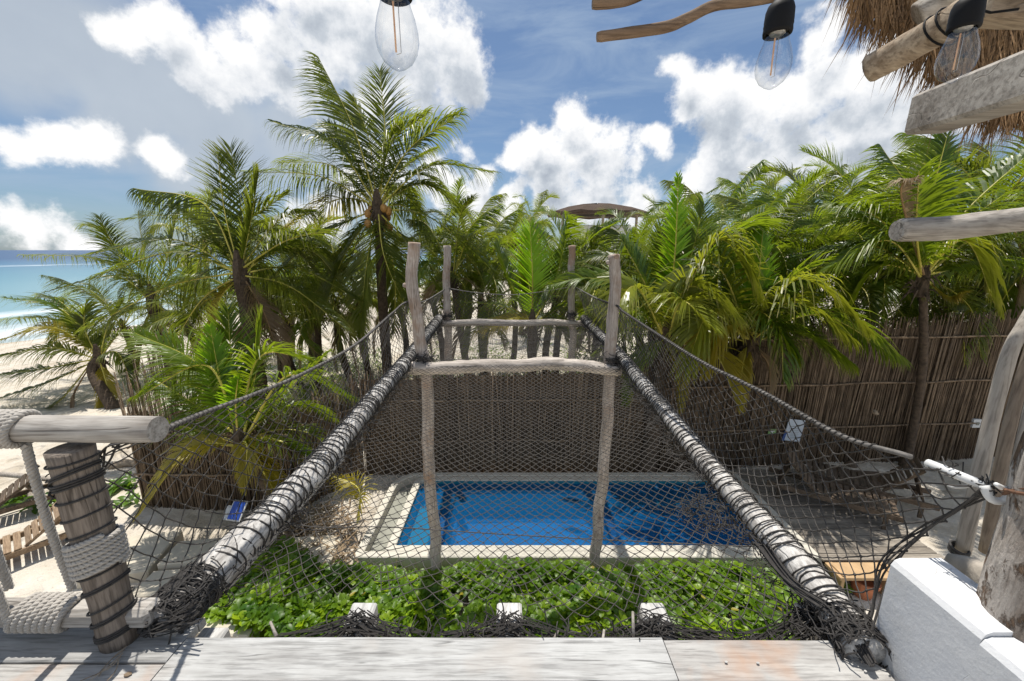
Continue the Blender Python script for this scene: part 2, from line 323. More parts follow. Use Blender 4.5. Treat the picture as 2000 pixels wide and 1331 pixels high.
# ------------------------------------------------------------------ mesh helpers
def tag(o, label=None, cat=None, group=None, kind=None):
    if label: o['label'] = label
    if cat: o['category'] = cat
    if group: o['group'] = group
    if kind: o['kind'] = kind
    return o
def empty(name, loc, label=None, cat=None, group=None):
    o = bpy.data.objects.new(name, None); COL.objects.link(o); o.location = loc; o.empty_display_size = .1
    return tag(o, label, cat, group)
def wloc(o):
    v = Vector((0, 0, 0))
    while o: v += o.location; o = o.parent
    return v
class MB:
    def __init__(s): s.v = []; s.f = []; s.m = []; s.tip = []
    def add(s, vs, fs, mi=0):
        b = len(s.v); s.v += [tuple(x) for x in vs]
        for f in fs: s.f.append(tuple(i + b for i in f)); s.m.append(mi)
        return b
    def box(s, c, size, rot=None, mi=0, jit=0, bev=0):
        hx, hy, hz = (x / 2 for x in size)
        if bev:
            e = bev; vs = []
            for zz, k in ((-hz, e), (-hz + e, 0), (hz - e, 0), (hz, e)):
                X, Y = hx - k, hy - k
                vs += [(-X + (0 if k else e), -Y, zz), (X - (0 if k else e), -Y, zz), (X, -Y + (0 if k else e), zz), (X, Y - (0 if k else e), zz), (X - (0 if k else e), Y, zz), (-X + (0 if k else e), Y, zz), (-X, Y - (0 if k else e), zz), (-X, -Y + (0 if k else e), zz)]
            fs = [tuple(range(7, -1, -1)), tuple(range(24, 32))]
            for r_ in range(3):
                for i in range(8): j = (i + 1) % 8; fs.append((r_ * 8 + i, r_ * 8 + j, r_ * 8 + 8 + j, r_ * 8 + 8 + i))
        else:
            vs = [(x, y, z) for z in (-hz, hz) for y in (-hy, hy) for x in (-hx, hx)]
            fs = [(0, 2, 3, 1), (4, 5, 7, 6), (0, 1, 5, 4), (2, 6, 7, 3), (0, 4, 6, 2), (1, 3, 7, 5)]
        c = Vector(c); out = []
        for v in vs:
            v = Vector(v)
            if jit: v += Vector((random.uniform(-jit, jit), random.uniform(-jit, jit), random.uniform(-jit, jit)))
            if rot is not None: v = rot @ v
            out.append(c + v)
        s.add(out, fs, mi)
    def bar(s, a, b, w, h, mi=0, bev=0):
        a = Vector(a); b = Vector(b); d = b - a; x = d.normalized(); up = Vector((0, 0, 1))
        if abs(x.z) > .95: up = Vector((0, 1, 0))
        y = up.cross(x).normalized(); z = x.cross(y)
        s.box((a + b) / 2, (d.length, w, h), Matrix((x, y, z)).transposed(), mi, bev=bev)
    def tube(s, pts, r, n=8, cap=True, mi=0, rough=0, rseed=0, closed=False, squash=1.0):
        pts = [Vector(p) for p in pts]; N = len(pts)
        rr = r if isinstance(r, (list, tuple)) else [r] * N
        T = [(pts[min(i + 1, N - 1)] - pts[max(i - 1, 0)]).normalized() for i in range(N)]
        u = T[0].orthogonal().normalized() if abs(T[0].z) > .9 else Vector((0, 0, 1)).cross(T[0]).normalized()
        vs = []
        for i in range(N):
            u = (u - T[i] * u.dot(T[i])).normalized(); w_ = T[i].cross(u)
            for k in range(n):
                a = 2 * math.pi * k / n; rad = rr[i]
                q = u * math.cos(a) + w_ * math.sin(a) * squash
                if rough: rad *= 1 + rough * mnoise.noise((pts[i] * 6 + q * 1.6) + Vector((rseed, 0, 0))) + rough * .5 * mnoise.noise((pts[i] * 22 + q * 4))
                vs.append(pts[i] + q * rad)
        fs = [(i * n + k, i * n + (k + 1) % n, (i + 1) * n + (k + 1) % n, (i + 1) * n + k) for i in range(N - 1) for k in range(n)]
        if cap: fs += [tuple(range(n - 1, -1, -1)), tuple((N - 1) * n + k for k in range(n))]
        s.add(vs, fs, mi)
    def lathe(s, prof, n=24, origin=(0, 0, 0), mi=0):
        o = Vector(origin); vs = []
        for (r_, z) in prof:
            for k in range(n): a = 2 * math.pi * k / n; vs.append(o + Vector((r_ * math.cos(a), r_ * math.sin(a), z)))
        fs = [(i * n + k, i * n + (k + 1) % n, (i + 1) * n + (k + 1) % n, (i + 1) * n + k) for i in range(len(prof) - 1) for k in range(n)]
        s.add(vs, fs, mi)
    def build(s, name, mat, parent=None, origin=None, smooth=False, kind=None, label=None):
        me = bpy.data.meshes.new(name)
        if parent is not None: org = wloc(parent) if origin is None else Vector(origin)
        elif origin is not None: org = Vector(origin)
        else:
            A = np.array(s.v); org = Vector(((A[:, 0].min() + A[:, 0].max()) / 2, (A[:, 1].min() + A[:, 1].max()) / 2, A[:, 2].min()))
        me.from_pydata([(v[0] - org[0], v[1] - org[1], v[2] - org[2]) for v in s.v], [], s.f)
        mats = mat if isinstance(mat, (list, tuple)) else [mat]
        for m_ in mats: me.materials.append(M[m_])
        if len(mats) > 1: me.polygons.foreach_set('material_index', s.m)
        if smooth: me.polygons.foreach_set('use_smooth', [True] * len(me.polygons))
        me.update()
        o = bpy.data.objects.new(name, me); COL.objects.link(o)
        if parent is not None:
            o.parent = parent
            if origin is not None: o.location = org - wloc(parent)
        else: o.location = org
        if kind: o['kind'] = kind
        if label: o['label'] = label
        return o
def fastmesh(name, verts, quads, mat, parent=None, smooth=False, kind=None):
    me = bpy.data.meshes.new(name); org = np.array(wloc(parent)) if parent else np.zeros(3)
    verts = np.asarray(verts, dtype=np.float32) - org.astype(np.float32); quads = np.asarray(quads, dtype=np.int32)
    me.vertices.add(len(verts)); me.vertices.foreach_set('co', verts.ravel())
    k = quads.shape[1]; me.loops.add(quads.size); me.loops.foreach_set('vertex_index', quads.ravel())
    me.polygons.add(len(quads)); me.polygons.foreach_set('loop_start', np.arange(0, quads.size, k, dtype=np.int32)); me.polygons.foreach_set('loop_total', np.full(len(quads), k, dtype=np.int32))
    me.materials.append(M[mat]); me.update(calc_edges=True); me.validate()
    if smooth: me.polygons.foreach_set('use_smooth', [True] * len(me.polygons))
    o = bpy.data.objects.new(name, me); COL.objects.link(o)
    if parent: o.parent = parent
    if kind: o['kind'] = kind
    return o
def spline(pts, n):
    """Catmull-Rom through points, n samples"""
    p = [Vector(x) for x in pts]; p = [p[0] * 2 - p[1]] + p + [p[-1] * 2 - p[-2]]; S = len(p) - 3; out = []
    for i in range(n):
        t_ = i / (n - 1) * S; k = min(int(t_), S - 1); u = t_ - k; a, b, c, d = p[k:k + 4]
        out.append(.5 * ((2 * b) + (c - a) * u + (2 * a - 5 * b + 4 * c - d) * u * u + (3 * b - a - 3 * c + d) * u ** 3))
    return out
def curve_at(samples, u):
    x = max(0, min(1, u)) * (len(samples) - 1); k = min(int(x), len(samples) - 2); f = x - k
    return samples[k].lerp(samples[k + 1], f)
def copyobj(o, parent=None, loc=None, rot=None, scale=None):
    c = o.copy(); COL.objects.link(c)
    if parent is not None: c.parent = parent
    if loc is not None: c.location = loc
    if rot is not None: c.rotation_euler = rot
    if scale is not None: c.scale = scale
    return c

# ------------------------------------------------------------------ ground, sea
def shore(x, y): return x - (-50 + .4 * y)        # >0 on land
def gz(x, y):
    s = shore(x, y); z = 0
    if s < 24: z = -1.9 * (1 - s / 24) if s > -10 else -2.7
    bed = max(0, min(1, (x + 3.4) / .5)) * max(0, min(1, (5.25 - y) / .2)) * max(0, min(1, (8 - x) / .5))
    z -= .32 * bed
    return z
mb = MB()
xs = [-9000, -4000, -1500, -600, -250, -120, -80] + [-64 + 2 * i for i in range(24)] + [-16 + .5 * i for i in range(64)] + [16 + 4 * i for i in range(12)] + [80, 120, 250, 600, 1500, 4000, 9000]
ys = [-400, -60, -20] + [-8 + .5 * i for i in range(26)] + [5.02, 5.27] + [5.6 + .6 * i for i in range(40)] + [31 + 4 * i for i in range(20)] + [130, 200, 400, 1000, 3000, 9000]
V_ = []
for y in ys:
    for x in xs:
        if -2.26 < x < 4.74 and 5.3 < y < 7.5: z = -1.6
        else:
            z = gz(x, y)
            if abs(x) < 60 and y < 90: z += .10 * mnoise.noise(Vector((x * .45, y * .45, 0))) * (1 if abs(x - 1) > 5 or y > 9 else .25) + .03 * mnoise.noise(Vector((x * 1.7, y * 1.7, 3)))
        V_.append((x, y, z))
nx = len(xs)
mb.add(V_, [(j * nx + i, j * nx + i + 1, (j + 1) * nx + i + 1, (j + 1) * nx + i) for j in range(len(ys) - 1) for i in range(nx - 1)])
ground = mb.build('ground', 'sand', origin=(0, 0, 0), smooth=True, kind='structure')
mb = MB(); mb.add([(-9000, -400, -1.5), (200, -400, -1.5), (3600, 9000, -1.5), (-9000, 9000, -1.5)], [(0, 1, 2, 3)])
mb.build('sea', 'sea', origin=(0, 0, 0), kind='structure')

# ------------------------------------------------------------------ pool
pool = empty('swimming_pool', (1.2, 6.3, 0), 'rectangular swimming pool of blue water with cream rim, between hedge and stick fence', 'swimming pool')
def rim(name, x0, x1, y0, y1, w_, z0, z1, mat, rad=.3, label=None):
    """rectangular ring with rounded far-left corner"""
    def loop(x0, x1, y0, y1, r_):
        pts = [(x0, y0), (x1, y0), (x1, y1)]
        for k in range(7): a_ = math.pi / 2 + k / 6 * math.pi / 2; pts.append((x0 + r_ + r_ * math.cos(a_), y1 - r_ + r_ * math.sin(a_)))
        return pts
    o_ = loop(x0, x1, y0, y1, rad); i_ = loop(x0 + w_, x1 - w_, y0 + w_, y1 - w_, max(.03, rad - w_)); n = len(o_); vs = []
    e = .012
    for (pts, z, k) in ((o_, z0, 0), (o_, z1 - e, 0), (o_, z1, 1), (i_, z1, 2), (i_, z1 - e, 0), (i_, z0, 0)):
        for (x, y) in pts:
            cx_, cy_ = (x0 + x1) / 2, (y0 + y1) / 2
            kk = -e if k == 1 else (e if k == 2 else 0)
            vs.append((x + (kk if x > cx_ else -kk), y + (kk if y > cy_ else -kk), z))
    m_ = MB(); m_.add(vs, [(l * n + i, l * n + (i + 1) % n, (l + 1) * n + (i + 1) % n, (l + 1) * n + i) for l in range(5) for i in range(n)])
    return m_.build(name, mat, pool, label=label)
PX0, PX1, PY0, PY1 = -2.42, 4.66, 5.17, 7.42
ZT = .15
rim('outer_rim', PX0, PX1 + .05, PY0, PY1 + .12, .13, -.45, ZT, 'coping', .5)
rim('inner_rim', PX0 + .44, PX1 - .12, PY0 + .135, PY1 - .02, .14, -1.35, ZT - .012, 'coping', .2)
mb = MB(); mb.box((PX0 + .28, 6.3, -.12), (.34, 2.3, .2)); mb.box((1.3, PY1 + .0, -.12), (6.6, .16, .2)); mb.build('overflow_channel', 'channel', pool)
ix0, ix1, iy0, iy1 = PX0 + .58, PX1 - .26, PY0 + .275, PY1 - .16
mb = MB(); mb.add([(ix0 - .01, iy0 - .01, -.47), (ix1 + .01, iy0 - .01, -.47), (ix1 + .01, iy1 + .01, -.47), (ix0 - .01, iy1 + .01, -.47)], [(0, 1, 2, 3)]); mb.build('basin_floor', 'pooltile', pool)
mb = MB()
for a_, b_ in (((ix0 + .003, iy0), (ix0 + .003, iy1)), ((ix0, iy1 - .003), (ix1, iy1 - .003)), ((ix1 - .003, iy1), (ix1 - .003, iy0)), ((ix1, iy0 + .003), (ix0, iy0 + .003))):
    mb.add([(*a_, -1.3), (*b_, -1.3), (*b_, ZT - .03), (*a_, ZT - .03)], [(0, 1, 2, 3)])
mb.build('basin_wall', 'benchtile', pool)
mb = MB(); mb.box((ix0 + .2, (iy0 + iy1) / 2, -.70), (.38, iy1 - iy0 - .02, .9), bev=.02); mb.box(((ix0 + ix1) / 2 + .2, iy1 - .15, -.705), (ix1 - ix0 - .44, .26, .9), bev=.02); mb.build('bench', 'benchtile', pool)
mb = MB(); mb.add([(ix0, iy0, .06), (ix1, iy0, .06), (ix1, iy1, .06), (ix0, iy1, .06)], [(0, 1, 2, 3)]); mb.build('water', 'water', pool)

# wooden deck right of pool
pd = empty('poolside_deck', (5.7, 6.5, 0), 'low wooden deck of grey brown boards right of the pool', 'deck')
base = None
nb = 19
for i in range(nb):
    y = 5.22 + i * .135
    mb = MB(); mb.box((5.68 + random.uniform(-.03, .03), y, .10 + random.uniform(-.004, .004)), (1.86 + random.uniform(0, .06), .126, .035), bev=.004); mb.build('board', 'pooldeck', pd)
mb = MB()
for x in (4.85, 5.6, 6.4): mb.box((x, 6.45, .03), (.08, 2.5, .1))
mb.build('joist', 'darkwood', pd)
nk = empty('wooden_niche', (5.1, 5.05, -.32), 'tan wooden niche box holding an orange pot under the deck front', 'niche')
for nm, c_, s_ in (('side_panel', (4.80, 4.98, -.1), (.05, .26, .44)), ('side_panel', (5.56, 4.98, -.1), (.10, .26, .44)), ('top_panel', (5.18, 4.98, .07), (.9, .3, .05)), ('back_panel', (5.18, 5.12, -.12), (.72, .03, .36))):
    mb = MB(); mb.box(c_, s_, bev=.005); mb.build(nm, 'tanwall' if nm != 'back_panel' else 'darkwood', nk)
pot = MB(); pot.lathe([(.0, 0), (.11, 0), (.17, .24), (.185, .24), (.185, .29), (.155, .29), (.15, .22), (0, .2)], 20, (5.22, 4.96, -.33))
tag(pot.build('clay_pot', 'terracotta', smooth=False), 'orange clay pot standing inside the tan niche', 'pot')

# ------------------------------------------------------------------ stick fences
def stick_fence(A, B, h0, h1, label, nparts, bands, seed, z0=0, ragged=.18, lean=.0, spacing=.025):
    rnd = random.Random(seed)
    A = Vector(A); B = Vector(B); L = (B - A).length; d = (B - A).normalized(); nrm = Vector((d.y, -d.x, 0))
    f = empty('stick_fence', ((A.x + B.x) / 2, (A.y + B.y) / 2, z0), label, 'fence')
    n = int(L / spacing); big = []
    stf = MB()
    pick = set(rnd.sample(range(n), min(nparts, n)))
    for i in range(n):
        for layer in range(2):
            if layer == 1 and rnd.random() < .25: continue
            s_ = (i + rnd.uniform(-.4, .4) + .5 * layer) * spacing; u = s_ / L; h = h0 + (h1 - h0) * u + rnd.uniform(-ragged, ragged * .6)
            r_ = rnd.uniform(.007, .014); b_ = A + d * s_ + nrm * (layer * -.03 + rnd.uniform(-.008, .008))
            ln = rnd.gauss(lean, .03)
            pts = [Vector((b_.x, b_.y, z0 - .05)), Vector((b_.x, b_.y, z0 + h * .5)) + d * (ln * h * .5 + rnd.uniform(-.02, .02)) + nrm * rnd.uniform(-.012, .012), Vector((b_.x, b_.y, z0 + h)) + d * ln * h]
            if i in pick and layer == 0:
                m_ = MB(); m_.tube([p + nrm * .02 for p in pts], [r_ * 1.25, r_ * 1.1, r_ * .8], 6); m_.build('stick', 'stick', f, smooth=True)
            else: stf.tube(pts, [r_, r_ * .9, r_ * .6], 4, cap=False)
    stf.build('stick_row', 'stick', f, kind='stuff', smooth=True)
    m_ = MB(); nn_ = max(6, int(L / .12)); vs = []
    for q in range(nn_ + 1):
        c0_ = A + d * (L * q / nn_) + nrm * (-.062 + .008 * mnoise.noise(Vector((q * .9, seed, 0)))); hh = h0 + (h1 - h0) * q / nn_ - ragged + .08 * mnoise.noise(Vector((q * 1.7, seed, 5)))
        for dd in (0, -.012): vs += [(c0_.x + nrm.x * dd, c0_.y + nrm.y * dd, z0 - .08), (c0_.x + nrm.x * dd, c0_.y + nrm.y * dd, z0 + hh)]
    m_.add(vs, [(4 * q, 4 * q + 4, 4 * q + 5, 4 * q + 1) for q in range(nn_)] + [(4 * q + 2, 4 * q + 3, 4 * q + 7, 4 * q + 6) for q in range(nn_)] + [(4 * q + 1, 4 * q + 5, 4 * q + 7, 4 * q + 3) for q in range(nn_)])
    if spacing < .05: m_.build('added_backing', 'stick', f)  # backing sheet added behind the sticks to stop light through the gaps
    for k, hz in enumerate(bands):
        m_ = MB(); pts = [A + d * (L * q / 24) + nrm * (.045 + .004 * (q % 2)) + Vector((0, 0, z0 + hz + .03 * mnoise.noise(Vector((q * .4, k, seed))))) for q in range(25)]
        m_.tube(pts, .022, 6, rough=.2); m_.build('tie_rail', 'stick', f, smooth=True)
    return f
stick_fence((-3.1, 7.66, 0), (2.75, 7.76, 0), 2.3, 2.45, 'stick fence behind the pool, seen through the rope net', 60, [.8, 1.7], 1)
stick_fence((2.75, 7.85, 0), (13.5, 8.6, 0), 2.9, 3.6, 'tall dark stick fence on the right behind the lounge deck', 110, [.9, 1.9, 2.9], 2, lean=.03)
stick_fence((-6.9, 6.6, 0), (-3.9, 6.55, 0), 2.15, 2.0, 'stick fence on the left behind the young palm, ragged top', 60, [.7, 1.5], 3, ragged=.3, lean=.02)
stick_fence((-3.9, 6.6, 0), (-3.1, 7.66, 0), 2.0, 2.3, 'short return of stick fence between left fence and pool', 20, [.8, 1.6], 4)
stick_fence((-7.4, 8.4, 0), (-6.9, 6.6, 0), 2.9, 2.3, 'loose pale stick fence end beside the beach at far left', 25, [1.2], 5, ragged=.5, spacing=.06)
mb = MB(); mb.tube(spline([(-3.98, 6.8, 0), (-4.0, 6.82, 1.3), (-3.95, 6.8, 2.55)], 12), .085, 12, rough=.12)
tag(mb.build('fence_post', 'post', smooth=True), 'stout round post rising above the left stick fence', 'post')

# notices on the fence
def board_on_fence(px, py, Y, w_, h_, name, label, cat, mat, t_=.02, tilt=0):
    c_ = P(px, py, Y=Y); r_ = empty(name, c_, label, cat); mb = MB(); mb.box(c_, (w_, t_, h_), Matrix.Rotation(tilt, 3, 'Y'), bev=.003); mb.build('panel', mat, r_); return r_, c_
r_, c_ = board_on_fence(1551, 841, 8.0, .36, .50, 'notice_board', 'pale blue grey notice board on the right fence behind the net', 'notice', 'sign', tilt=R(6))
mb = MB(); mb.box(c_ + Vector((-.20, -.004, -.13)), (.05, .02, .22), Matrix.Rotation(R(10), 3, 'Y')); mb.build('blue_edge', 'bluedark', r_)
for k in range(7):
    mb = MB(); mb.box(c_ + Vector((.0, -.013, .10 - k * .045)), (.22 - .03 * (k % 3), .004, .008)); mb.build('printed_line', 'channel', r_)
r_, c_ = board_on_fence(1508, 843, 8.0, .17, .11, 'small_sign', 'small green sign with pale mark on the fence left of the notice board', 'sign', 'greensign')
mb = MB(); mb.box(c_ + Vector((0, -.013, .008)), (.09, .004, .018)); mb.box(c_ + Vector((0, -.0135, -.018)), (.02, .004, .03)); mb.build('mark', 'whitepaint', r_)
r_, c_ = board_on_fence(1906, 827, 8.35, .17, .20, 'socket_box', 'white square electrical box on the dark fence at far right', 'socket', 'whitepaint', .05)
mb = MB(); mb.box(c_ + Vector((.01, -.028, 0)), (.07, .008, .07)); mb.build('cover', 'channel', r_)
c_ = P(1709, 806, Y=8.2); mb = MB(); mb.tube([c_ + Vector((-.05, 0, .04)), c_, c_ + Vector((.05, -.02, -.04))], [.04, .055, .03], 7, rough=.3); tag(mb.build('wood_knot', 'rafter', smooth=True), 'pale lump of wood poking out of the tall right fence', 'wood lump')

# ------------------------------------------------------------------ palms
def frond_mesh(name, pts, roll=0.0, leaf_len=.8, nl=62, mats=('leaf', 'rachis'), seed=0, droop=1.0, width=.030, start=.14, vee=.5, rr=.02, raw=False):
    rnd = random.Random(seed)
    C_ = spline(pts, 26); n = 25
    m_ = MB(); m_.tube(C_, [rr * (1 - .85 * i / n) for i in range(n + 1)], 5, cap=False, mi=1)
    tips = [0.0] * len(m_.v)
    L = sum((C_[i + 1] - C_[i]).length for i in range(n)); G_ = Vector((0, 0, -1))
    prevS = None; gap = .03
    for k in range(nl):
        t_ = start + (1 - start) * (k / (nl - 1)) ** .92
        p = curve_at(C_, t_); T = (curve_at(C_, min(1, t_ + .03)) - curve_at(C_, max(0, t_ - .03))).normalized()
        S = T.cross(Vector((0, 0, 1)))
        if S.length < .25: S = prevS if prevS is not None else T.cross(Vector((0, 1, 0)))
        S = S.normalized()
        if prevS is not None and S.dot(prevS) < 0: S = -S
        if prevS is not None: S = (S + prevS * 1.5).normalized(); S = (S - T * S.dot(T)).normalized()
        prevS = S
        Nn = S.cross(T).normalized()
        S2 = (S * math.cos(roll) + Nn * math.sin(roll)); N2 = S2.cross(T).normalized()
        if rnd.random() < .06: gap = .03 if gap > .03 else .4
        env = min(1, .5 + 2.2 * (t_ - start)) * (1 - .72 * max(0, (t_ - .55) / .45) ** 1.6)
        for sd in (-1, 1):
            if rnd.random() < gap: continue
            ang = R(28 + 38 * t_ + rnd.uniform(-8, 8)); ll = leaf_len * env * rnd.uniform(.86, 1.1)
            d = (S2 * sd * math.cos(ang) + T * math.sin(ang) + N2 * vee * rnd.uniform(.6, 1.2)).normalized()
            wdir = (T - d * T.dot(d)).normalized() * .75 + (N2 * -sd * .45); wdir = (wdir - d * wdir.dot(d)).normalized()
            q = p.copy(); ww = width * rnd.uniform(.8, 1.15) * (.6 + .4 * env); row = []
            segs = 4; dd = d.copy(); dr = droop * rnd.uniform(.7, 1.35)
            for sI in range(segs + 1):
                f_ = sI / segs; wd = ww * (.55 + 1.6 * f_) if f_ < .3 else ww * (1.03 - (f_ - .3) / .7 * .93)
                row.append((q - wdir * wd / 2, q + wdir * wd / 2, f_))
                dd = (dd + G_ * dr * (.16 + .34 * f_)).normalized(); q = q + dd * ll / segs
            vs = []; [vs.extend((a_, b_)) for a_, b_, _ in row]
            m_.add(vs, [(2 * i, 2 * i + 1, 2 * i + 3, 2 * i + 2) for i in range(segs)], 0)
            tips += [f_ for _, _, f_ in row for __ in (0, 1)]
    m_.tips = tips
    return m_
def frond_obj(m_, parent, mats, origin, label=None):
    o_ = m_.build('frond', mats, parent, origin=origin, label=label)
    at = o_.data.attributes.new('tip', 'FLOAT', 'POINT'); at.data.foreach_set('value', m_.tips)
    return o_
def trunk_mesh(pts, r0, r1, rings=True, n=12):
    C_ = spline(pts, 60); m_ = MB(); rr = []
    for i in range(60):
        f_ = i / 59; r_ = r0 + (r1 - r0) * f_ + (.05 * (1 - f_ / .12) if f_ < .12 else 0)
        if rings: r_ *= 1 + .07 * ((i % 3) / 2.0 - .5)
        rr.append(r_)
    m_.tube(C_, rr, n, rough=.09); return m_
# generic frond pool: canonical fronds heading +X, shared between palms
CLS = {'up': [(0, 0, 0), (.35, 0, 1.2), (1.0, 0, 2.15), (1.75, 0, 2.5)], 'mid': [(0, 0, 0), (.8, 0, 1.05), (1.8, 0, 1.45), (2.7, 0, .95)],
       'arch': [(0, 0, 0), (.9, 0, .65), (1.9, 0, .55), (2.65, 0, -.35)], 'low': [(0, 0, 0), (.9, 0, .25), (1.75, 0, -.25), (2.25, 0, -1.25)], 'hang': [(0, 0, 0), (.55, 0, -.15), (.95, 0, -1.0), (1.05, 0, -2.1)]}
POOL = {}
for ci, (k, pts) in enumerate(CLS.items()):
    for kind, mats in (('g', ('leaf', 'rachis')), ('b', ('leafb', 'rachis')), ('y', ('leafyg', 'rachis'))):
        for s_ in range(3):
            pj = [Vector(p) + Vector((0, random.uniform(-.15, .15) * i, random.uniform(-.1, .1) * i)) for i, p in enumerate(pts)]
            m_ = frond_mesh('frond', pj, roll=random.uniform(-.45, .45), leaf_len=random.uniform(.85, 1.0), nl=84, seed=ci * 10 + s_, droop=random.uniform(1.1, 1.7) if k != 'up' else .75, width=.038)
            o_ = frond_obj(m_, empty('temp', (0, 0, 0)), mats, (0, 0, 0)); POOL.setdefault((k, kind), []).append(o_.data)
            pr = o_.parent; bpy.data.objects.remove(o_); bpy.data.objects.remove(pr)
    m_ = frond_mesh('frond', pts, leaf_len=.7, nl=50, seed=ci * 10 + 5, droop=1.6, width=.04)
    o_ = frond_obj(m_, empty('temp', (0, 0, 0)), ('leafdry', 'rachisdry'), (0, 0, 0)); POOL[(k, 'd')] = [o_.data]
    pr = o_.parent; bpy.data.objects.remove(o_); bpy.data.objects.remove(pr)
def crown_bits(root, c, s, seed, nuts=0, fibre=True):
    rnd = random.Random(seed)
    if fibre:
        m_ = MB(); m_.tube([c + Vector((0, 0, -.45 * s)), c + Vector((0, 0, -.2 * s)), c + Vector((0, 0, .15 * s)), c + Vector((0, 0, .45 * s))], [.10 * s, .135 * s, .11 * s, .04 * s], 10, rough=.5, rseed=seed)
        for k in range(26):
            a_ = rnd.uniform(0, 6.28); q = c + Vector((math.cos(a_) * .13, math.sin(a_) * .13, rnd.uniform(-.3, .1))) * 1
            e = q + Vector((math.cos(a_) * .16, math.sin(a_) * .16, rnd.uniform(-.35, .15))); m_.tube([q, (q + e) / 2 + Vector((0, 0, .03)), e], [.02, .014, .004], 4, cap=False)
        m_.build('fibre_sheath', 'fibre', root, smooth=False)
    for k in range(nuts):
        a_ = rnd.uniform(0, 6.28); q = c + Vector((math.cos(a_) * rnd.uniform(.22, .42), math.sin(a_) * rnd.uniform(.2, .4), rnd.uniform(-.5, .0)))
        m_ = MB(); prof = [(.001, -.11)] + [(.095 * math.sin(x), -.11 * math.cos(x)) for x in (.5, 1.0, 1.5, 2.1, 2.6)] + [(.001, .12)]
        m_.lathe(prof, 10, q); m_.build('coconut', 'coconut', root, smooth=True)
def palm(c, n, size, label, seed, kind='b', mixk=.3, dead=2, base=None, upper=.35, trunk_r=.11, group='palms behind the fence', nuts=0, yaw=0, lean=0):
    rnd = random.Random(seed); c = Vector(c)
    b_ = Vector(base) if base else Vector((c.x + rnd.uniform(-.5, .5), c.y + rnd.uniform(0, .6), gz(c.x, c.y)))
    root = empty('palm_tree', b_, label, 'palm tree', group)
    if c.z > .7:
        mid = b_.lerp(c, .5) + Vector((rnd.uniform(-.25, .25), 0, 0))
        trunk_mesh([b_ - Vector((0, 0, .1)), mid, c], trunk_r * 1.1, trunk_r * .85).build('trunk', 'fibre', root, smooth=True)
    crown_bits(root, c, max(.5, size), seed, nuts)
    for i in range(n):
        f_ = i / (n - 1)
        k = 'up' if f_ < upper * .5 else 'mid' if f_ < upper else 'arch' if f_ < .68 else 'low' if f_ < .9 else 'hang'
        az = yaw + i * 2.39996 + rnd.uniform(-.25, .25)
        kk = ('b' if kind == 'g' else 'g') if rnd.random() < mixk else kind
        if rnd.random() < .16 and .3 < f_ < .9: kk = 'y'
        if i >= n - dead: kk = 'd'
        me = rnd.choice(POOL[(k, kk)]); o_ = bpy.data.objects.new('frond', me); COL.objects.link(o_); o_.parent = root
        o_.location = (c - b_) + Vector((math.cos(az) * .05, math.sin(az) * .05, .1 * (1 - f_))); s_ = size * rnd.uniform(.85, 1.12)
        o_.rotation_euler = (rnd.uniform(-.25, .25), rnd.uniform(-.15, .15), az); o_.scale = (s_, s_, s_)
    return root
def hero_palm(cpx, Y, fr, label, seed, base=None, trunkmid=None, trunk_r=.13, mats=('leaf', 'rachis'), leaf_len=.92, nl=92, nuts=0, fibre=True, fib=1.0, group=None, width=.038, cat='palm tree', fillers=0, fillsize=.9, fillkind='g'):
    rnd = random.Random(seed); c = P(*cpx, Y=Y)
    b_ = Vector(base) if base else Vector((c.x, c.y, 0))
    root = empty('palm_tree', b_, label, cat, group)
    if trunk_r: trunk_mesh([b_ - Vector((0, 0, .1)), Vector(trunkmid) if trunkmid else b_.lerp(c, .5), c], trunk_r * 1.15, trunk_r * .9).build('trunk', 'fibre', root, smooth=True)
    crown_bits(root, c, fib, seed, nuts, fibre)
    for i, f_ in enumerate(fr):
        mid, tip = f_[0], f_[1]; dy = f_[2] if len(f_) > 2 else 0; opt = f_[3] if len(f_) > 3 else {}
        a_ = c + Vector((rnd.uniform(-.05, .05), 0, rnd.uniform(-.05, .1)))
        pm = P(*mid, Y=Y + dy * .55); pt = P(*tip, Y=Y + dy)
        mt = opt.get('m', mats)
        L = (pm - a_).length + (pt - pm).length
        m_ = frond_mesh('frond', [a_, pm, pt], roll=opt.get('roll', rnd.uniform(-.35, .35)), leaf_len=opt.get('ll', leaf_len * min(1.15, .35 + L / 4.2)), nl=opt.get('nl', nl), seed=seed * 100 + i,
                        droop=opt.get('dr', 1.15) * (1.2 if opt.get('dr', 1) > .6 else 1), width=width, vee=opt.get('vee', .45), rr=.024)
        frond_obj(m_, root, mt, a_)
    for i in range(fillers):
        k = rnd.choice(['mid', 'arch', 'arch', 'low']); me = rnd.choice(POOL[(k, fillkind)]); o_ = bpy.data.objects.new('frond', me); COL.objects.link(o_); o_.parent = root
        o_.location = c - b_; az = R(25 + 130 * i / max(1, fillers - 1)) + rnd.uniform(-.2, .2); o_.rotation_euler = (rnd.uniform(-.2, .2), 0, az); s_ = fillsize * rnd.uniform(.8, 1.1); o_.scale = (s_, s_, s_)
    return root
UP = {'dr': .35, 'vee': .25}
YL = ('leafy', 'rachis'); BR = ('leafb', 'rachis'); SP_ = ('leafspear', 'rachis'); YG = ('leafyg', 'rachis'); DR = ('leafdry', 'rachisdry')
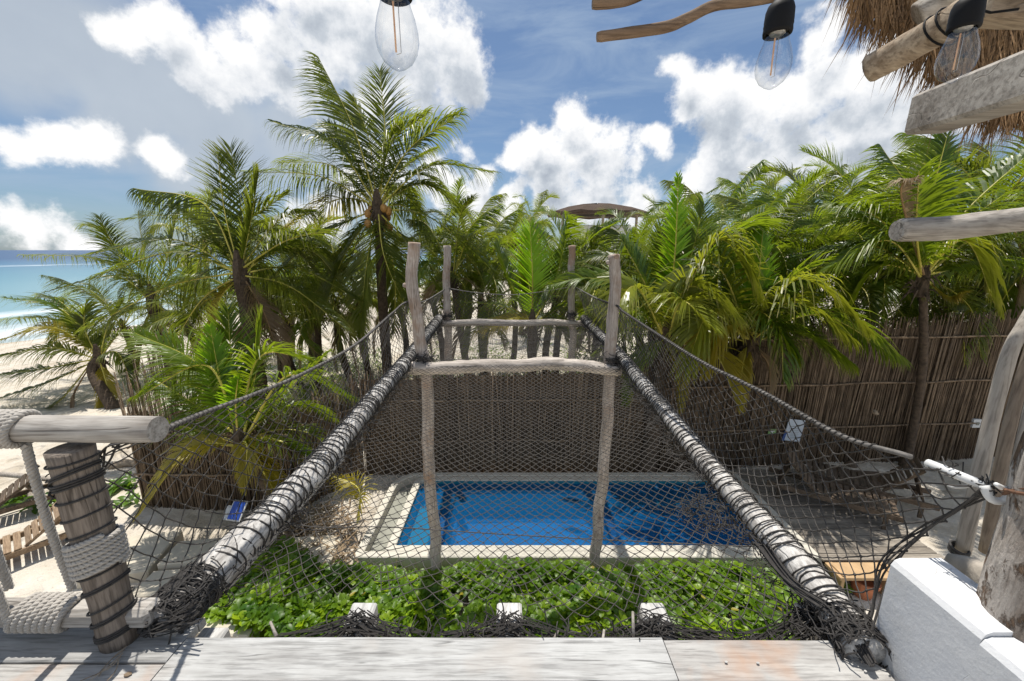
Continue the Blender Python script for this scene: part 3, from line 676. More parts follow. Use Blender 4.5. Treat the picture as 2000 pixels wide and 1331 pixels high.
hero_palm((738, 408), 11, [((655, 285), (532, 238), -.6, {'dr': 1.5}), ((690, 250), (622, 112), .2, {'dr': .7}), ((722, 280), (690, 190), .5, UP), ((752, 270), (742, 140), .3, UP),
    ((765, 280), (835, 222), .6, {'dr': 1.2}), ((800, 290), (902, 222), .1, {'dr': 1.2}), ((840, 325), (966, 336), -.5, {'dr': 1.3}), ((625, 345), (480, 336), -.2, {'dr': 1.8}), ((650, 325), (548, 318), .8, {'dr': 1.4}),
    ((620, 465), (505, 570), -.4, {'dr': 1.2}), ((750, 500), (792, 600), -1.1, {'roll': 0.1, 'dr': .5}), ((716, 520), (705, 640), -.9, {'roll': -.1, 'dr': .5}), ((672, 500), (632, 610), -.5, {'dr': .7}), ((840, 425), (965, 530), -.6, {'dr': 1.2}),
    ((800, 480), (872, 590), -.8, {'dr': .8}), ((770, 530), (770, 650), .2, {'dr': .6}), ((660, 390), (555, 450), .9, {'dr': 1.3, 'm': YL}), ((825, 360), (905, 410), .9, {'dr': 1.2}), ((700, 470), (665, 560), .6, {'dr': .8}), ((785, 330), (850, 290), 1.2, {'dr': 1.3}), ((690, 300), (640, 240), 1.1, {'dr': 1.0})],
    'tallest coconut palm with nuts, left of the net posts', 11, base=(P(753, 705, Y=11).x, 11.1, 0), trunkmid=(P(748, 600, Y=11).x, 11, 3), nuts=18, leaf_len=1.05, fib=1.1, fillers=8, fillsize=.85)
hero_palm((470, 538), 9.5, [((440, 420), (425, 305), .2, UP), ((490, 430), (505, 340), .3, UP), ((400, 400), (262, 368), .1, {'dr': 1.3}), ((470, 410), (450, 290), .7, UP), ((410, 450), (335, 400), .8, {'dr': .9}),
    ((340, 468), (170, 498), .2, {'dr': 1.2}), ((345, 492), (186, 540), -.6, {'dr': 1.5}), ((330, 560), (165, 645), -.8, {'dr': 1.3}), ((545, 430), (612, 412), .4, {'dr': 1.5}), ((560, 470), (655, 450), -.3, {'dr': 1.4}),
    ((565, 560), (672, 640), -.4, {'dr': 1.1}), ((580, 525), (700, 585), .5, {'dr': 1.2}), ((430, 585), (415, 690), -.5, {'m': YL, 'dr': .6}), ((515, 610), (545, 700), -.5, {'dr': .9, 'm': DR}), ((395, 585), (340, 670), .6, {'dr': .9}), ((480, 440), (560, 380), .9, {'dr': 1.0}), ((490, 600), (480, 690), .3, {'dr': .8, 'm': DR})],
    'coconut palm with thick dark trunk behind the young bright palm on the left', 12, base=(P(505, 740, Y=9.5).x, 9.6, 0), trunkmid=(P(488, 640, Y=9.5).x, 9.5, 2.6), trunk_r=.16, fib=1.3, fillers=9, fillsize=.95, leaf_len=1.02)
hero_palm((298, 590), 14, [((230, 500), (195, 425), .4, {'dr': .8}), ((200, 510), (45, 498), .2, {'dr': 1.4}), ((225, 540), (90, 570), -.5, {'dr': 1.3}), ((370, 560), (450, 600), .2), ((280, 490), (270, 415), .6, UP), ((330, 490), (345, 425), .4, UP),
    ((235, 610), (160, 690), -.6), ((350, 640), (400, 700), -.3, {'dr': .9}), ((280, 660), (270, 720), -.7, {'m': YL}), ((350, 520), (420, 510), .7), ((330, 670), (330, 740), -.2, {'m': DR}), ((210, 460), (170, 440), 1.2)],
    'coconut palm in front of the sea between the two left palms', 13, base=(P(320, 700, Y=14).x, 14.2, 0), trunk_r=.13, fib=1.4, leaf_len=.85, fillers=3)
hero_palm((192, 700), 12, [((165, 640), (168, 590), .2, UP), ((120, 605), (5, 582), .3, {'dr': .8, 'm': BR}), ((110, 625), (-10, 625), 1.0), ((105, 640), (0, 665), -.4, {'m': YL}), ((100, 680), (-20, 700), -.8, {'dr': 1.4}), ((90, 720), (-20, 735), -.5, {'dr': 1.3}), ((100, 745), (-20, 785), -.9),
    ((240, 650), (290, 680), .6), ((230, 690), (260, 760), -.2), ((150, 760), (140, 800), -.6, {'m': DR, 'll': .25}), ((210, 640), (240, 590), .8, UP), ((130, 600), (80, 575), 1.2), ((210, 760), (205, 800), -.6, {'m': YL}), ((120, 780), (60, 810), -.7)],
    'leaning coconut palm at far left over the beach, curved trunk', 14, base=(P(228, 812, Y=11.4).x, 11.4, 0), trunkmid=(P(193, 770, Y=11.8).x, 11.8, .95), trunk_r=.15, fib=1.0)
hero_palm((470, 865), 5.75, [((395, 720), (262, 650), .3, {'dr': .8}), ((405, 715), (270, 775), -.2, {'dr': 1.1}), ((435, 760), (410, 640), .1, {'m': SP_, 'dr': .15, 'vee': .1, 'll': .42}), ((455, 740), (445, 605), .5, {'m': BR, 'dr': .2}), ((500, 720), (512, 615), .3, UP),
    ((505, 700), (600, 700), .1, {'dr': 1.0}), ((560, 735), (685, 775), -.3, {'dr': 1.2}), ((340, 830), (275, 830), .2), ((370, 880), (272, 1005), -.6, {'m': YL, 'dr': .8}), ((430, 760), (350, 700), .8), ((520, 800), (640, 690), .8), ((500, 900), (560, 1000), -.4, {'m': YL}), ((482, 870), (478, 955), -.5, {'m': YL, 'll': .4}), ((395, 800), (300, 740), .6), ((540, 860), (620, 900), -.2), ((460, 790), (465, 740), -.2, {'m': SP_, 'dr': .2, 'll': .3})],
    'young bright green palm in front of the left stick fence', 15, base=(-3.6, 5.9, 0), trunk_r=.12, mats=BR, leaf_len=.86, fib=.8, nl=88, width=.034, fillers=7, fillsize=.62, fillkind='b')
hero_palm((1040, 640), 9.6, [((1040, 540), (1035, 440), .1, {'m': SP_, 'roll': 0, 'dr': .12, 'vee': .1, 'll': .8, 'nl': 84}), ((1000, 560), (965, 480), .3, {'m': BR, 'dr': .5}), ((1080, 560), (1105, 470), .3, {'m': BR, 'dr': .5}), ((985, 600), (905, 590), .2, {'m': BR}), ((1100, 600), (1190, 600), .2, {'m': BR}), ((1010, 620), (930, 650), -.3, {'m': YL}), ((1075, 630), (1140, 680), -.3), ((1035, 570), (1020, 500), .8, {'m': BR, 'dr': .4})],
    'small palm with glowing yellow green fan of fronds between the far posts', 16, base=(.5, 9.8, 0), trunk_r=.12, leaf_len=.85, fillers=6, fillkind='b')
hero_palm((1300, 665), 7.6, [((1318, 500), (1325, 345), .2, {'m': SP_, 'dr': .12, 'vee': .15, 'll': .42}), ((1262, 560), (1215, 470), .3, {'m': BR, 'dr': .8}), ((1345, 520), (1375, 400), .6, {'m': BR, 'dr': .6}), ((1400, 470), (1480, 575), -.6, {'m': YG, 'dr': 1.1}), ((1400, 480), (1500, 440), .4, {'m': BR}), ((1345, 560), (1440, 620), -1.2, {'m': YG, 'dr': 1.2}), ((1240, 560), (1185, 640), -.8, {'m': YG, 'dr': 1.1}),
    ((1250, 600), (1180, 590), .3), ((1330, 590), (1390, 640), -1.5, {'m': YG, 'dr': .9}), ((1262, 690), (1225, 780), -.3, {'m': BR}), ((1322, 720), (1328, 800), -.4, {'m': YL, 'll': .45}), ((1395, 690), (1440, 790), -.5, {'m': YL, 'dr': .7}), ((1230, 640), (1165, 690), .3), ((1350, 640), (1420, 680), .5), ((1300, 560), (1290, 440), .9, UP)],
    'bushy coconut palm just right of the net, tall upright spear leaf', 17, base=(2.9, 7.75, 0), trunk_r=.14, mats=BR, leaf_len=.98, fib=1.0, fillers=5, fillkind='b', width=.046)
hero_palm((1465, 670), 7.7, [((1560, 545), (1690, 640), -.9, {'dr': 1.3, 'm': YG}), ((1545, 590), (1660, 660), -1.2, {'dr': 1.3, 'm': YG}), ((1400, 520), (1300, 560), -.6, {'dr': 1.2, 'm': YG}), ((1390, 610), (1340, 720), -1.0, {'dr': 1.2, 'm': YG}), ((1520, 640), (1530, 740), -1.1, {'dr': 1.1}), ((1510, 560), (1585, 540), .2, {'m': BR, 'dr': 1.4}), ((1490, 612), (1558, 700), -.9, {'m': ('leafb', 'rachis'), 'dr': 1.5}), ((1600, 615), (1755, 700), -.7, {'dr': 1.2}), ((1560, 650), (1662, 710), -.3, {'dr': 1.2}), ((1420, 560), (1400, 470), .3, {'m': BR}), ((1480, 560), (1490, 450), .4, {'m': SP_, 'dr': .3}),
    ((1410, 640), (1370, 720), -.8, {'m': YL}), ((1450, 720), (1442, 800), -.5, {'m': YL, 'll': .4}), ((1500, 710), (1505, 770), -.1, {'m': DR, 'll': .35}), ((1400, 600), (1330, 600), .2), ((1530, 620), (1640, 560), .6, {'m': BR})],
    'palm whose long arching fronds droop over the tall right fence', 18, base=(5.1, 8.75, 0), trunk_r=.15, mats=BR, leaf_len=1.08, fib=1.2, fillers=4, fillkind='b', width=.048)
hero_palm((1803, 545), 7.9, [((1790, 400), (1720, 285), .2, {'m': BR, 'dr': .9}), ((1820, 390), (1850, 265), .3, {'m': BR, 'dr': .6}), ((1880, 420), (2010, 300), .3, {'m': BR}), ((1910, 460), (2080, 400), .0, {'m': BR, 'dr': 1.4}), ((1720, 430), (1630, 400), .3, {'m': BR, 'dr': 1.3}), ((1735, 470), (1625, 520), -.2, {'m': BR}),
    ((1885, 470), (1945, 600), -.7, {'m': YG}), ((1720, 520), (1660, 590), .3), ((1790, 450), (1795, 335), -.9, {'m': BR, 'dr': .8}), ((1850, 580), (1890, 570), -.5, {'m': YL, 'll': .25}), ((1900, 520), (2040, 520), .4), ((1760, 380), (1795, 345), -1.2, {'m': DR, 'll': .3}), ((1700, 480), (1560, 500), .6), ((1840, 470), (1960, 380), .9, {'m': BR})],
    'palm with slim ringed trunk standing before the tall right fence', 19, base=(8.80, 8.05, 0), trunkmid=(8.60, 8.0, 2.2), trunk_r=.072, mats=BR, leaf_len=1.08, fib=.8, fillers=4, fillkind='b', width=.048)
PL = [  # px, py, Y, fronds, size, kind, label
    (915, 490, 15, 15, .8, 'g', 'dark palm right behind the tallest palm, upright leaves against the sky'),
    (1015, 480, 22, 13, .75, 'g', 'small distant palm in the gap left of the bright fan'),
    (1115, 545, 12.5, 15, .75, 'b', 'palm behind the right far post with a split bright crown'),
    (1185, 560, 14, 14, .72, 'b', 'palm under the distant thatched roof'),
    (1240, 550, 12, 14, .72, 'b', 'palm behind the tall spear leaf, left side'),
    (1395, 475, 13, 15, 0.76, 'b', 'palm topping the right grove, first of its skyline tops'),
    (1470, 435, 17, 15, 0.80, 'b', 'distant skyline palm in the middle of the right grove'),
    (1555, 455, 15, 15, 0.80, 'b', 'skyline palm left of the thatched roof corner'),
    (1600, 500, 11, 15, .9, 'b', 'palm filling the grove above the drooping fronds'),
    (1690, 470, 12, 15, .95, 'b', 'palm left of the slim ringed trunk'),
    (1500, 530, 10.5, 14, .85, 'b', 'palm in the centre of the right grove'),
    (1930, 440, 10, 16, 1.0, 'b', 'palm crown above the round log end at far right'),
    (2010, 530, 9.6, 14, 1.0, 'b', 'palm at the right edge of the picture below the log'),
    (1880, 540, 10.5, 14, .9, 'g', 'shaded palm behind the slim ringed trunk'),
    (600, 560, 15, 14, .95, 'g', 'palm seen between the two big left palms'),
    (655, 600, 12.5, 14, .85, 'g', 'low palm beneath the tallest palm'),
    (840, 570, 13.5, 14, .85, 'g', 'palm behind the left net posts'),
    (955, 600, 12.5, 13, .8, 'g', 'low palm left of the bright fan, behind the end net'),
    (560, 640, 13, 12, .75, 'g', 'low palm left of the sagging edge rope'),
    (1170, 610, 11, 13, .8, 'b', 'low palm behind the right near post'),
    (1360, 600, 10, 13, .8, 'b', 'low palm filling under the yellow arching frond'),
    (1650, 600, 10, 13, .8, 'g', 'shaded low palm behind the tall right fence'),
    (1780, 600, 10.5, 13, .8, 'g', 'shaded low palm right above the tall fence'),
    (400, 480, 18, 13, .9, 'g', 'far palm whose top shows behind the left palms'),
    (1940, 620, 10.5, 13, .9, 'g', 'dark low palm over the fence at the far right'),
    (1300, 475, 17, 13, 0.68, 'b', 'distant palm left of the spear leaf, low skyline'),
    (700, 610, 13.5, 14, .85, 'g', 'drooping palm under the tallest palm, left of its trunk'),
    (620, 625, 11.8, 14, .8, 'g', 'low drooping palm above the left edge rope'),
    (885, 545, 11.5, 14, .75, 'g', 'dark palm right beside the left far post'),
    (940, 540, 13, 14, .8, 'b', 'palm left behind the glowing fan, middle height'),
    (1000, 545, 15, 14, .8, 'g', 'shaded palm directly behind the glowing fan'),
    (1090, 570, 11.5, 14, .75, 'b', 'palm right of the glowing fan, beside the right far post'),
    (1160, 575, 12.5, 14, .75, 'g', 'shaded palm between the right far and near posts'),
    (780, 600, 15, 14, .9, 'g', 'palm filling between tallest palm and left near post'),
    (520, 620, 12, 14, .8, 'g', 'drooping palm behind the thick dark left trunk'),
    (360, 630, 14.5, 14, .85, 'g', 'drooping palm left of the thick dark trunk'),
    (430, 650, 12.5, 13, .75, 'g', 'low palm behind the young bright palm'),
    (240, 640, 15, 13, .8, 'g', 'palm above the loose end of the left fence'),
    (560, 560, 17, 14, .9, 'b', 'brighter palm top between the two big left palms'),
    (1040, 440, 30, 12, .9, 'g', 'tiny far palm beside the distant pavilion'),
    (1420, 560, 9.6, 15, .8, 'b', 'low dense palm just behind the tall fence, centre right'),
    (1560, 600, 9.8, 15, .8, 'g', 'dark low palm behind the drooping fronds over the fence'),
    (1720, 560, 9.8, 15, .85, 'b', 'low palm left behind the slim ringed trunk'),
    (1860, 640, 9.8, 14, .8, 'g', 'darkest low palm behind the fence right of the ringed trunk'),
    (1270, 600, 10, 14, .75, 'b', 'low palm behind the bushy palm with the spear leaf'),
    (1480, 620, 10.4, 14, .8, 'g', 'shaded low palm deep in the right grove'),
    (1620, 420, 20, 14, .8, 'b', 'most distant palm top of the right grove'),
]
for i, (px, py, Y, n, s_, k, lb) in enumerate(PL):
    palm(P(px, py, Y=Y), n, s_, lb, 100 + i, kind=k, dead=1 if k == 'b' else 2, group=None, upper=.42)
# undergrowth behind the right fence
m_ = MB(); ru = random.Random(8)
for k in range(9500):
    x = ru.uniform(2.2, 15); y = ru.uniform(8.9, 15.5); z = ru.random() ** 1.3 * (2.0 + .9 * mnoise.noise(Vector((x * .6, y * .6, 0)))) + .05
    c_ = Vector((x, y, z)); a_ = ru.uniform(0, 6.28); d = Vector((math.cos(a_), math.sin(a_), ru.uniform(-.2, .9))).normalized(); L = ru.uniform(.25, .55); s2 = d.cross(Vector((0, 0, 1))).normalized() * ru.uniform(.02, .045)
    m2 = c_ + d * L * .55; e_ = m2 + (d + Vector((0, 0, -.7))).normalized() * L * .5
    m_.add([c_ - s2 * .4, c_ + s2 * .4, m2 + s2, m2 - s2, e_], [(0, 1, 2, 3), (3, 2, 4)])
tag(m_.build('undergrowth', 'leaf', smooth=True), None, None, None, 'stuff')
m_ = MB(); ru = random.Random(18)
for k in range(9000):
    x = ru.uniform(-9, 2.6); y = ru.uniform(9.2, 17)
    if mnoise.noise(Vector((x * .55, y * .55, 2))) < .02: continue
    z = ru.random() ** 1.3 * .75 + .02
    c_ = Vector((x, y, z)); a_ = ru.uniform(0, 6.28); d = Vector((math.cos(a_), math.sin(a_), ru.uniform(-.1, .9))).normalized(); L = ru.uniform(.2, .42); s2 = d.cross(Vector((0, 0, 1))).normalized() * ru.uniform(.015, .035)
    m2 = c_ + d * L * .55; e_ = m2 + (d + Vector((0, 0, -.7))).normalized() * L * .5
    m_.add([c_ - s2 * .4, c_ + s2 * .4, m2 + s2, m2 - s2, e_], [(0, 1, 2, 3), (3, 2, 4)])
tag(m_.build('ground_plants', 'leafb', smooth=True), None, None, None, 'stuff')
# fallen yellow frond by the pool corner
a_ = Vector((-2.55, 5.75, .30)); m_ = frond_mesh('f', [a_, P(700, 955, Y=5.9), P(645, 928, Y=6.1)], roll=.3, leaf_len=.42, nl=56, seed=71, droop=1.8, width=.030)
o_ = m_.build('fallen_frond', ('leafy', 'rachis')); at = o_.data.attributes.new('tip', 'FLOAT', 'POINT'); at.data.foreach_set('value', m_.tips)
tag(o_, 'yellow palm frond drooping over the left pool corner', 'palm frond')

# ------------------------------------------------------------------ hedge
hedge = empty('hedge', (0, 4.4, -.32), 'dense bright green leafy hedge between the deck and the pool', 'hedge')
def hleaf(m_, base, d, up, L, wd):
    d = d.normalized(); s_ = d.cross(up)
    s_ = s_.normalized() if s_.length > .01 else Vector((1, 0, 0)); n_ = s_.cross(d)
    row = [(0, .1), (.3, .55), (.62, 1.0), (.88, .8)]; vs = [base]
    for f_, w_ in row[1:]:
        c_ = base + d * L * f_ - n_ * (-.10 * L * f_ * (1 - f_)) - Vector((0, 0, 1)) * L * .18 * f_ * f_
        vs += [c_ - s_ * wd * w_ / 2 + n_ * wd * .12, c_, c_ + s_ * wd * w_ / 2 + n_ * wd * .12]
    vs.append(base + d * L - Vector((0, 0, 1)) * L * .2)
    m_.add(vs, [(0, 2, 1), (0, 3, 2), (1, 2, 5, 4), (2, 3, 6, 5), (4, 5, 8, 7), (5, 6, 9, 8), (7, 8, 10), (8, 9, 10)])
def cluster(m_, c, rnd, sc=1.0, tilt=None):
    up = Vector((rnd.uniform(-.45, .45), rnd.uniform(-.55, .25), 1)).normalized() if tilt is None else tilt
    x = up.orthogonal().normalized(); y = up.cross(x); n = rnd.randint(7, 10); ph = rnd.uniform(0, 6)
    for k in range(n):
        a_ = ph + k * 2.4; el = .15 + .75 * k / n; d = (x * math.cos(a_) + y * math.sin(a_)) * math.cos(el) + up * math.sin(el)
        hleaf(m_, c + up * .02 * k / n, d, up, sc * rnd.uniform(.10, .145) * (1.1 - .35 * k / n), sc * rnd.uniform(.052, .072))
CL = []
for k in range(6):
    m_ = MB(); cluster(m_, Vector((0, 0, 0)), random.Random(k)); me = m_.build('leaf_cluster', 'hedge', origin=(0, 0, 0), smooth=True); CL.append(me.data); bpy.data.objects.remove(me)
rnd = random.Random(5)
def hedge_top(x, y):
    e = min(1, (x + 4.3) / .5, (4.4 - x) / .5); e = max(0, e); f_ = max(0, min(1, (y - 3.7) / .35, (5.18 - y) / .35))
    return -.32 + (.50 +   .30 * mnoise.noise(Vector((x * 1.3, y * 1.3, 1))) + .05 * mnoise.noise(Vector((x * 5, y * 5, 1)))) * (e ** .5) * (f_ ** .5)
pts = []
for k in range(4300):
    x = rnd.uniform(-4.2, 4.3); y = rnd.uniform(3.78, 5.08)
    if x < -2.6: y = y + (-2.6 - x) * .35
    if abs(x - .85) < .55 and y < 4.0 and rnd.random() < .5: continue
    if y < 3.95 + .45 * mnoise.noise(Vector((x * 1.1, 0, 7))) or mnoise.noise(Vector((x * 2.3, y * 2.3, 9))) > .42: continue
    zt = hedge_top(x, min(y, 5.15) if x > -2.6 else 4.4); pts.append((x, y, zt - rnd.random() ** 1.5 * .5 * max(.05, zt + .32)))
pts.sort(key=lambda p: -p[2] + .0 * p[1])
st = MB(); nclu = 0
tops = [p for p in pts if p[2] > hedge_top(p[0], p[1]) - .06 and p[1] < 5.15]; rnd.shuffle(tops); tset = set(tops[:290])
for p in pts:
    if p in tset:
        o_ = bpy.data.objects.new('leaf_cluster', rnd.choice(CL)); COL.objects.link(o_); o_.parent = hedge; o_.location = Vector(p) + Vector((0, 0, .02)) - Vector(hedge.location)
        o_.rotation_euler = (rnd.uniform(-.3, .5), rnd.uniform(-.4, .4), rnd.uniform(0, 6.28)); s_ = rnd.uniform(.9, 1.3); o_.scale = (s_,) * 3
    else: cluster(st, Vector(p), rnd, rnd.uniform(.65, 1.35))
st.build('foliage', 'hedge', hedge, kind='stuff', smooth=True)
dl = MB(); rh = random.Random(6)
for k in range(70):
    x = rh.uniform(-3.9, 4.1); y = rh.uniform(3.95, 5.0); q_ = Vector((x, y, hedge_top(x, y) + rh.uniform(-.06, .04))); hleaf(dl, q_, Vector((rh.gauss(0, 1), rh.gauss(0, 1), rh.gauss(0, .3))), Vector((0, 0, 1)), rh.uniform(.08, .13), .05)
dl.build('yellowed_leaves', 'leafy', hedge, kind='stuff', smooth=True)
sm = MB()
for k in range(260):
    x = rnd.uniform(-4, 4.2); y = rnd.uniform(3.8, 5.1); a_ = Vector((x, y, -.36)); sm.tube([a_, a_ + Vector((rnd.uniform(-.1, .1), rnd.uniform(-.1, .1), .25)), a_ + Vector((rnd.uniform(-.2, .2), rnd.uniform(-.2, .2), .5))], [.009, .007, .004], 4, cap=False)
sm.build('branches', 'stem', hedge, kind='stuff')

# ------------------------------------------------------------------ deck under the camera
deck = empty('upper_deck', (0, .9, 3.1), 'bleached grey plank deck in the foreground at the edge of the net', 'deck')
def plank(x0, x1, y0, y1, mat='plank', notch=0, dz=0, label=None):
    m_ = MB(); n = 14; zt = 3.2 + dz; vs = []; e = .004
    for i in range(n + 1):
        x = x0 + (x1 - x0) * i / n; j0 = .0015 * mnoise.noise(Vector((x * 3, y0 * 9, 0))); j1 = .003 * mnoise.noise(Vector((x * 2.5, y1 * 9, 4)))
        yy1 = y1 + j1
        if notch and x > x1 - notch: yy1 = y1 - (x - (x1 - notch)) * 1.1
        vs += [(x, y0 + j0, zt - .038), (x, y0 + j0, zt - e), (x, y0 + j0 + e, zt), (x, yy1 - e * 1.6, zt), (x, yy1, zt - e * 1.5), (x, yy1, zt - .038)]
    fs = [(i * 6 + k, (i + 1) * 6 + k, (i + 1) * 6 + (k + 1) % 6, i * 6 + (k + 1) % 6) for i in range(n) for k in range(6)] + [(5, 4, 3, 2, 1, 0), tuple(n * 6 + k for k in range(6))]
    m_.add(vs, fs); return m_.build('plank', mat, deck, label=label)
XM = P(370, 1241, Z=-1.5).x; XS = P(1302, 1268, Z=-1.5).x; XE = P(1712, 1288, Z=-1.5).x
plank(XM, XS - .002, 1.115, 1.285); plank(XS + .002, XE, 1.115, 1.275, 'plankred', notch=.10, dz=-.002, label='front plank with a reddish stain')
plank(XM, XS + .1, .955, 1.108); plank(XS + .104, XE + .0, .955, 1.108); plank(XM, XE, .795, .948); plank(XM, XE, .60, .788)
plank(-4.2, XM - .004, 1.185, 1.335, dz=.001); plank(-4.2, XM - .004, 1.03, 1.179, 'plankred'); plank(-4.2, XM - .004, .86, 1.024); plank(-4.2, XM - .004, .66, .854)
plank(-4.2, XM - .004, 1.341, 1.375, dz=-.006)
m_ = MB(); m_.box((-1.3, 1.0, 3.10), (5.9, .10, .11)); m_.box((-.2, .72, 3.10), (3.4, .08, .11)); m_.build('ledger', 'rafterg', deck)
# debris on the planks
for i, (px, py) in enumerate([(1418, 1294), (1690, 1312), (1480, 1296), (128, 1228), (250, 1318)]):
    q = P(px, py, Z=-1.497); m_ = MB(); r_ = .004 if i < 3 else .009
    m_.add([q + Vector((math.cos(a_) * r_ * 1.6, math.sin(a_) * r_, z_)) for z_ in (0, .003) for a_ in (0, 1.1, 2.0, 3.3, 4.4, 5.2)], [(0, 1, 2, 3, 4, 5), (6, 7, 8, 9, 10, 11)] + [(k, (k + 1) % 6, 6 + (k + 1) % 6, 6 + k) for k in range(6)])
    tag(m_.build('dry_leaf_scrap', 'stub' if i < 3 else 'rafter'), ['tiny pale chip on the front plank near its joint', 'tiny pale chip on the reddish stain near the plank corner', 'tiny pale chip on the right front plank', 'small dry brown leaf scrap under the lower rail rope', 'small dry scrap near the left plank joint'][i], 'scrap')
# joist stubs
for i, (px, nm) in enumerate([(428, 'white joist end below the black tangle at the left'), (714, 'white joist end wrapped in net, second from left'), (995, 'white joist end wrapped in net under the middle of the deck'), (1270, 'white joist end wrapped in net, right of the middle'), (1552, 'white joist end beside the right beam')]):
    a_ = P(px, 1178 if i else 1222, Z=-1.61); s_ = MB(); x = a_.x; yy = a_.y if i else 1.42
    s_.bar((x + (.02 if i == 4 else 0), .9, 3.02), (x + (.05 if i == 4 else 0), yy, 3.04), .115, .12, bev=.008); tag(s_.build('joist_end', 'stub'), nm, 'beam end', 'white joist ends under the deck edge')

# parapet
w_ = MB(); x0, x1 = P(1742, 1090, Z=-1.1).x, 1.60
def parapet(m_, ya, yb, z0, z1, xa, xb):
    n = 10; vs = []; e = .028
    for i in range(n + 1):
        y = ya + (yb - ya) * i / n; w2 = .004 * mnoise.noise(Vector((y * 6, 0, 0)))
        vs += [(xa + w2, y, z0), (xa + w2, y, z1 - e), (xa + e * .35 + w2, y, z1 - e * .3), (xa + e + w2, y, z1), (xb - e, y, z1 + w2), (xb, y, z1 - e), (xb, y, z0)]
    k = 7
    m_.add(vs, [(i * k + j, i * k + (j + 1) % k, (i + 1) * k + (j + 1) % k, (i + 1) * k + j) for i in range(n) for j in range(k)] + [tuple(range(k)), tuple(n * k + j for j in range(k - 1, -1, -1))])
parapet(w_, 1.245, .955, 2.2, 3.6, x0, x1); tagw = None
pw = empty('parapet_wall', (1.5, .9, 2.2), 'white stucco parapet at the lower right, trunk post standing on it', 'wall')
w_.build('wall', 'stucco', pw, smooth=False)
m_ = MB(); parapet(m_, .953, .1, 2.2, 3.585, x0 - .004, 2.3); m_.build('lower_step', 'stucco', pw)
m_ = MB(); parapet(m_, 1.16, .95, 2.2, 3.578, x1 + .002, 2.2); m_.build('outer_ledge', 'stucco', pw)

# big trunk and poles at right
tp_ = MB(); c_ = Vector((1.60, .99, 3.50)); tp_.tube([c_ + Vector((.004 * i % .02, .01 * math.sin(i * .5), i * .11)) for i in range(24)], [.122 + .004 * math.sin(i * 1.3) + .001 * i for i in range(24)], 26, rough=.10)
tag(tp_.build('trunk_post', 'trunkpost', smooth=True), 'thick peeling tree trunk post standing on the white parapet', 'post')
for i, (bp, tpx, r0) in enumerate([((1880, 1078, 1.62), [(1912, 930), (1938, 815), (1972, 690), (2010, 620)], .029), ((1925, 1078, 1.86), [(1957, 900), (1990, 760), (2028, 640)], .027), ((1948, 1100, 1.50), [(1978, 930), (2006, 800), (2046, 640)], .013)]):
    pts = [P(bp[0], bp[1], Y=bp[2])] + [P(a_, b_, Y=bp[2] + .02 * j) for j, (a_, b_) in enumerate(tpx)]
    top = pts[-1] + (pts[-1] - pts[-2]) * 2.5; m_ = MB(); m_.tube(spline(pts + [top], 30), [r0 * (1 - .2 * k / 29) for k in range(30)], 14, rough=.07, rseed=i)
    tag(m_.build('leaning_pole', 'pole' if i != 1 else 'polebrown', smooth=True), ['outermost smooth grey pole beside the thick trunk', 'second grey brown pole between outer pole and trunk', 'narrow split pole pressed against the thick trunk'][i], 'pole')
m_ = MB(); m_.tube([P(1858, 1100, Y=1.50), P(1890, 1112, Y=1.44), P(1930, 1135, Y=1.36), P(1980, 1160, Y=1.25)], [.035, .055, .06, .06], 14, rough=.25); tag(m_.build('log_block', 'rock', smooth=True), 'short grey log lying at the foot of the poles', 'log')
m_ = MB()
for k in range(3): m_.tube([P(1872, 1082, Y=1.6) + Vector((.01, .01, k * .012)) + Vector((math.cos(a_) * .032, math.sin(a_) * .032, .01 * math.sin(a_))) for a_ in [x * 6.3 / 16 for x in range(17)]], .006, 5)
tag(m_.build('tie_cord', 'twine'), 'dark cord tied around the foot of the outer pole', 'cord')

# ------------------------------------------------------------------ beams, posts of the net frame
BLp = [P(300, 1232, Z=-1.475)] + [P(440, 1095, Z=-1.48), P(560, 975, Z=-1.47), P(640, 888, Z=-1.46), P(740, 768, Z=-1.45), P(800, 697, Z=-1.42), P(858, 622, Y=8.15)]
BRp = [P(1690, 1275, Z=-1.47)] + [P(1600, 1150, Z=-1.47), P(1500, 1037, Z=-1.47), P(1400, 927, Z=-1.47), P(1310, 817, Z=-1.46), P(1245, 737, Z=-1.43), P(1205, 688, Z=-1.40), P(1140, 622, Y=8.15)]
BL = spline(BLp, 260); BR_ = spline(BRp, 260)
def by_arclen(s):
    d = [0];
    for i in range(1, len(s)): d.append(d[-1] + (s[i] - s[i - 1]).length)
    out = []; j = 0
    for k in range(len(s)):
        t_ = d[-1] * k / (len(s) - 1)
        while j < len(d) - 2 and d[j + 1] < t_: j += 1
        out.append(s[j].lerp(s[j + 1], (t_ - d[j]) / max(1e-9, d[j + 1] - d[j])))
    return out
BL = by_arclen(BL); BR_ = by_arclen(BR_)
def beam(path, rfun, label, seed):
    root = empty('log_beam', path[0].lerp(path[-1], .5) - Vector((0, 0, .1)), label, 'beam')
    m_ = MB(); m_.tube(path, [rfun(i / (len(path) - 1)) for i in range(len(path))], 18, rough=.10, rseed=seed); m_.build('log', 'beam', root, smooth=True)
    return root
bl = beam(BL, lambda u: (.082 if u > .16 else .088) * (1 + .05 * math.sin(u * 40)), 'whitewashed left log beam of the net frame, wrapped in black twine', 3)
br = beam(BR_, lambda u: .068 * (1 + .04 * math.sin(u * 35)), 'whitewashed right log beam of the net frame, wrapped in black twine', 8)
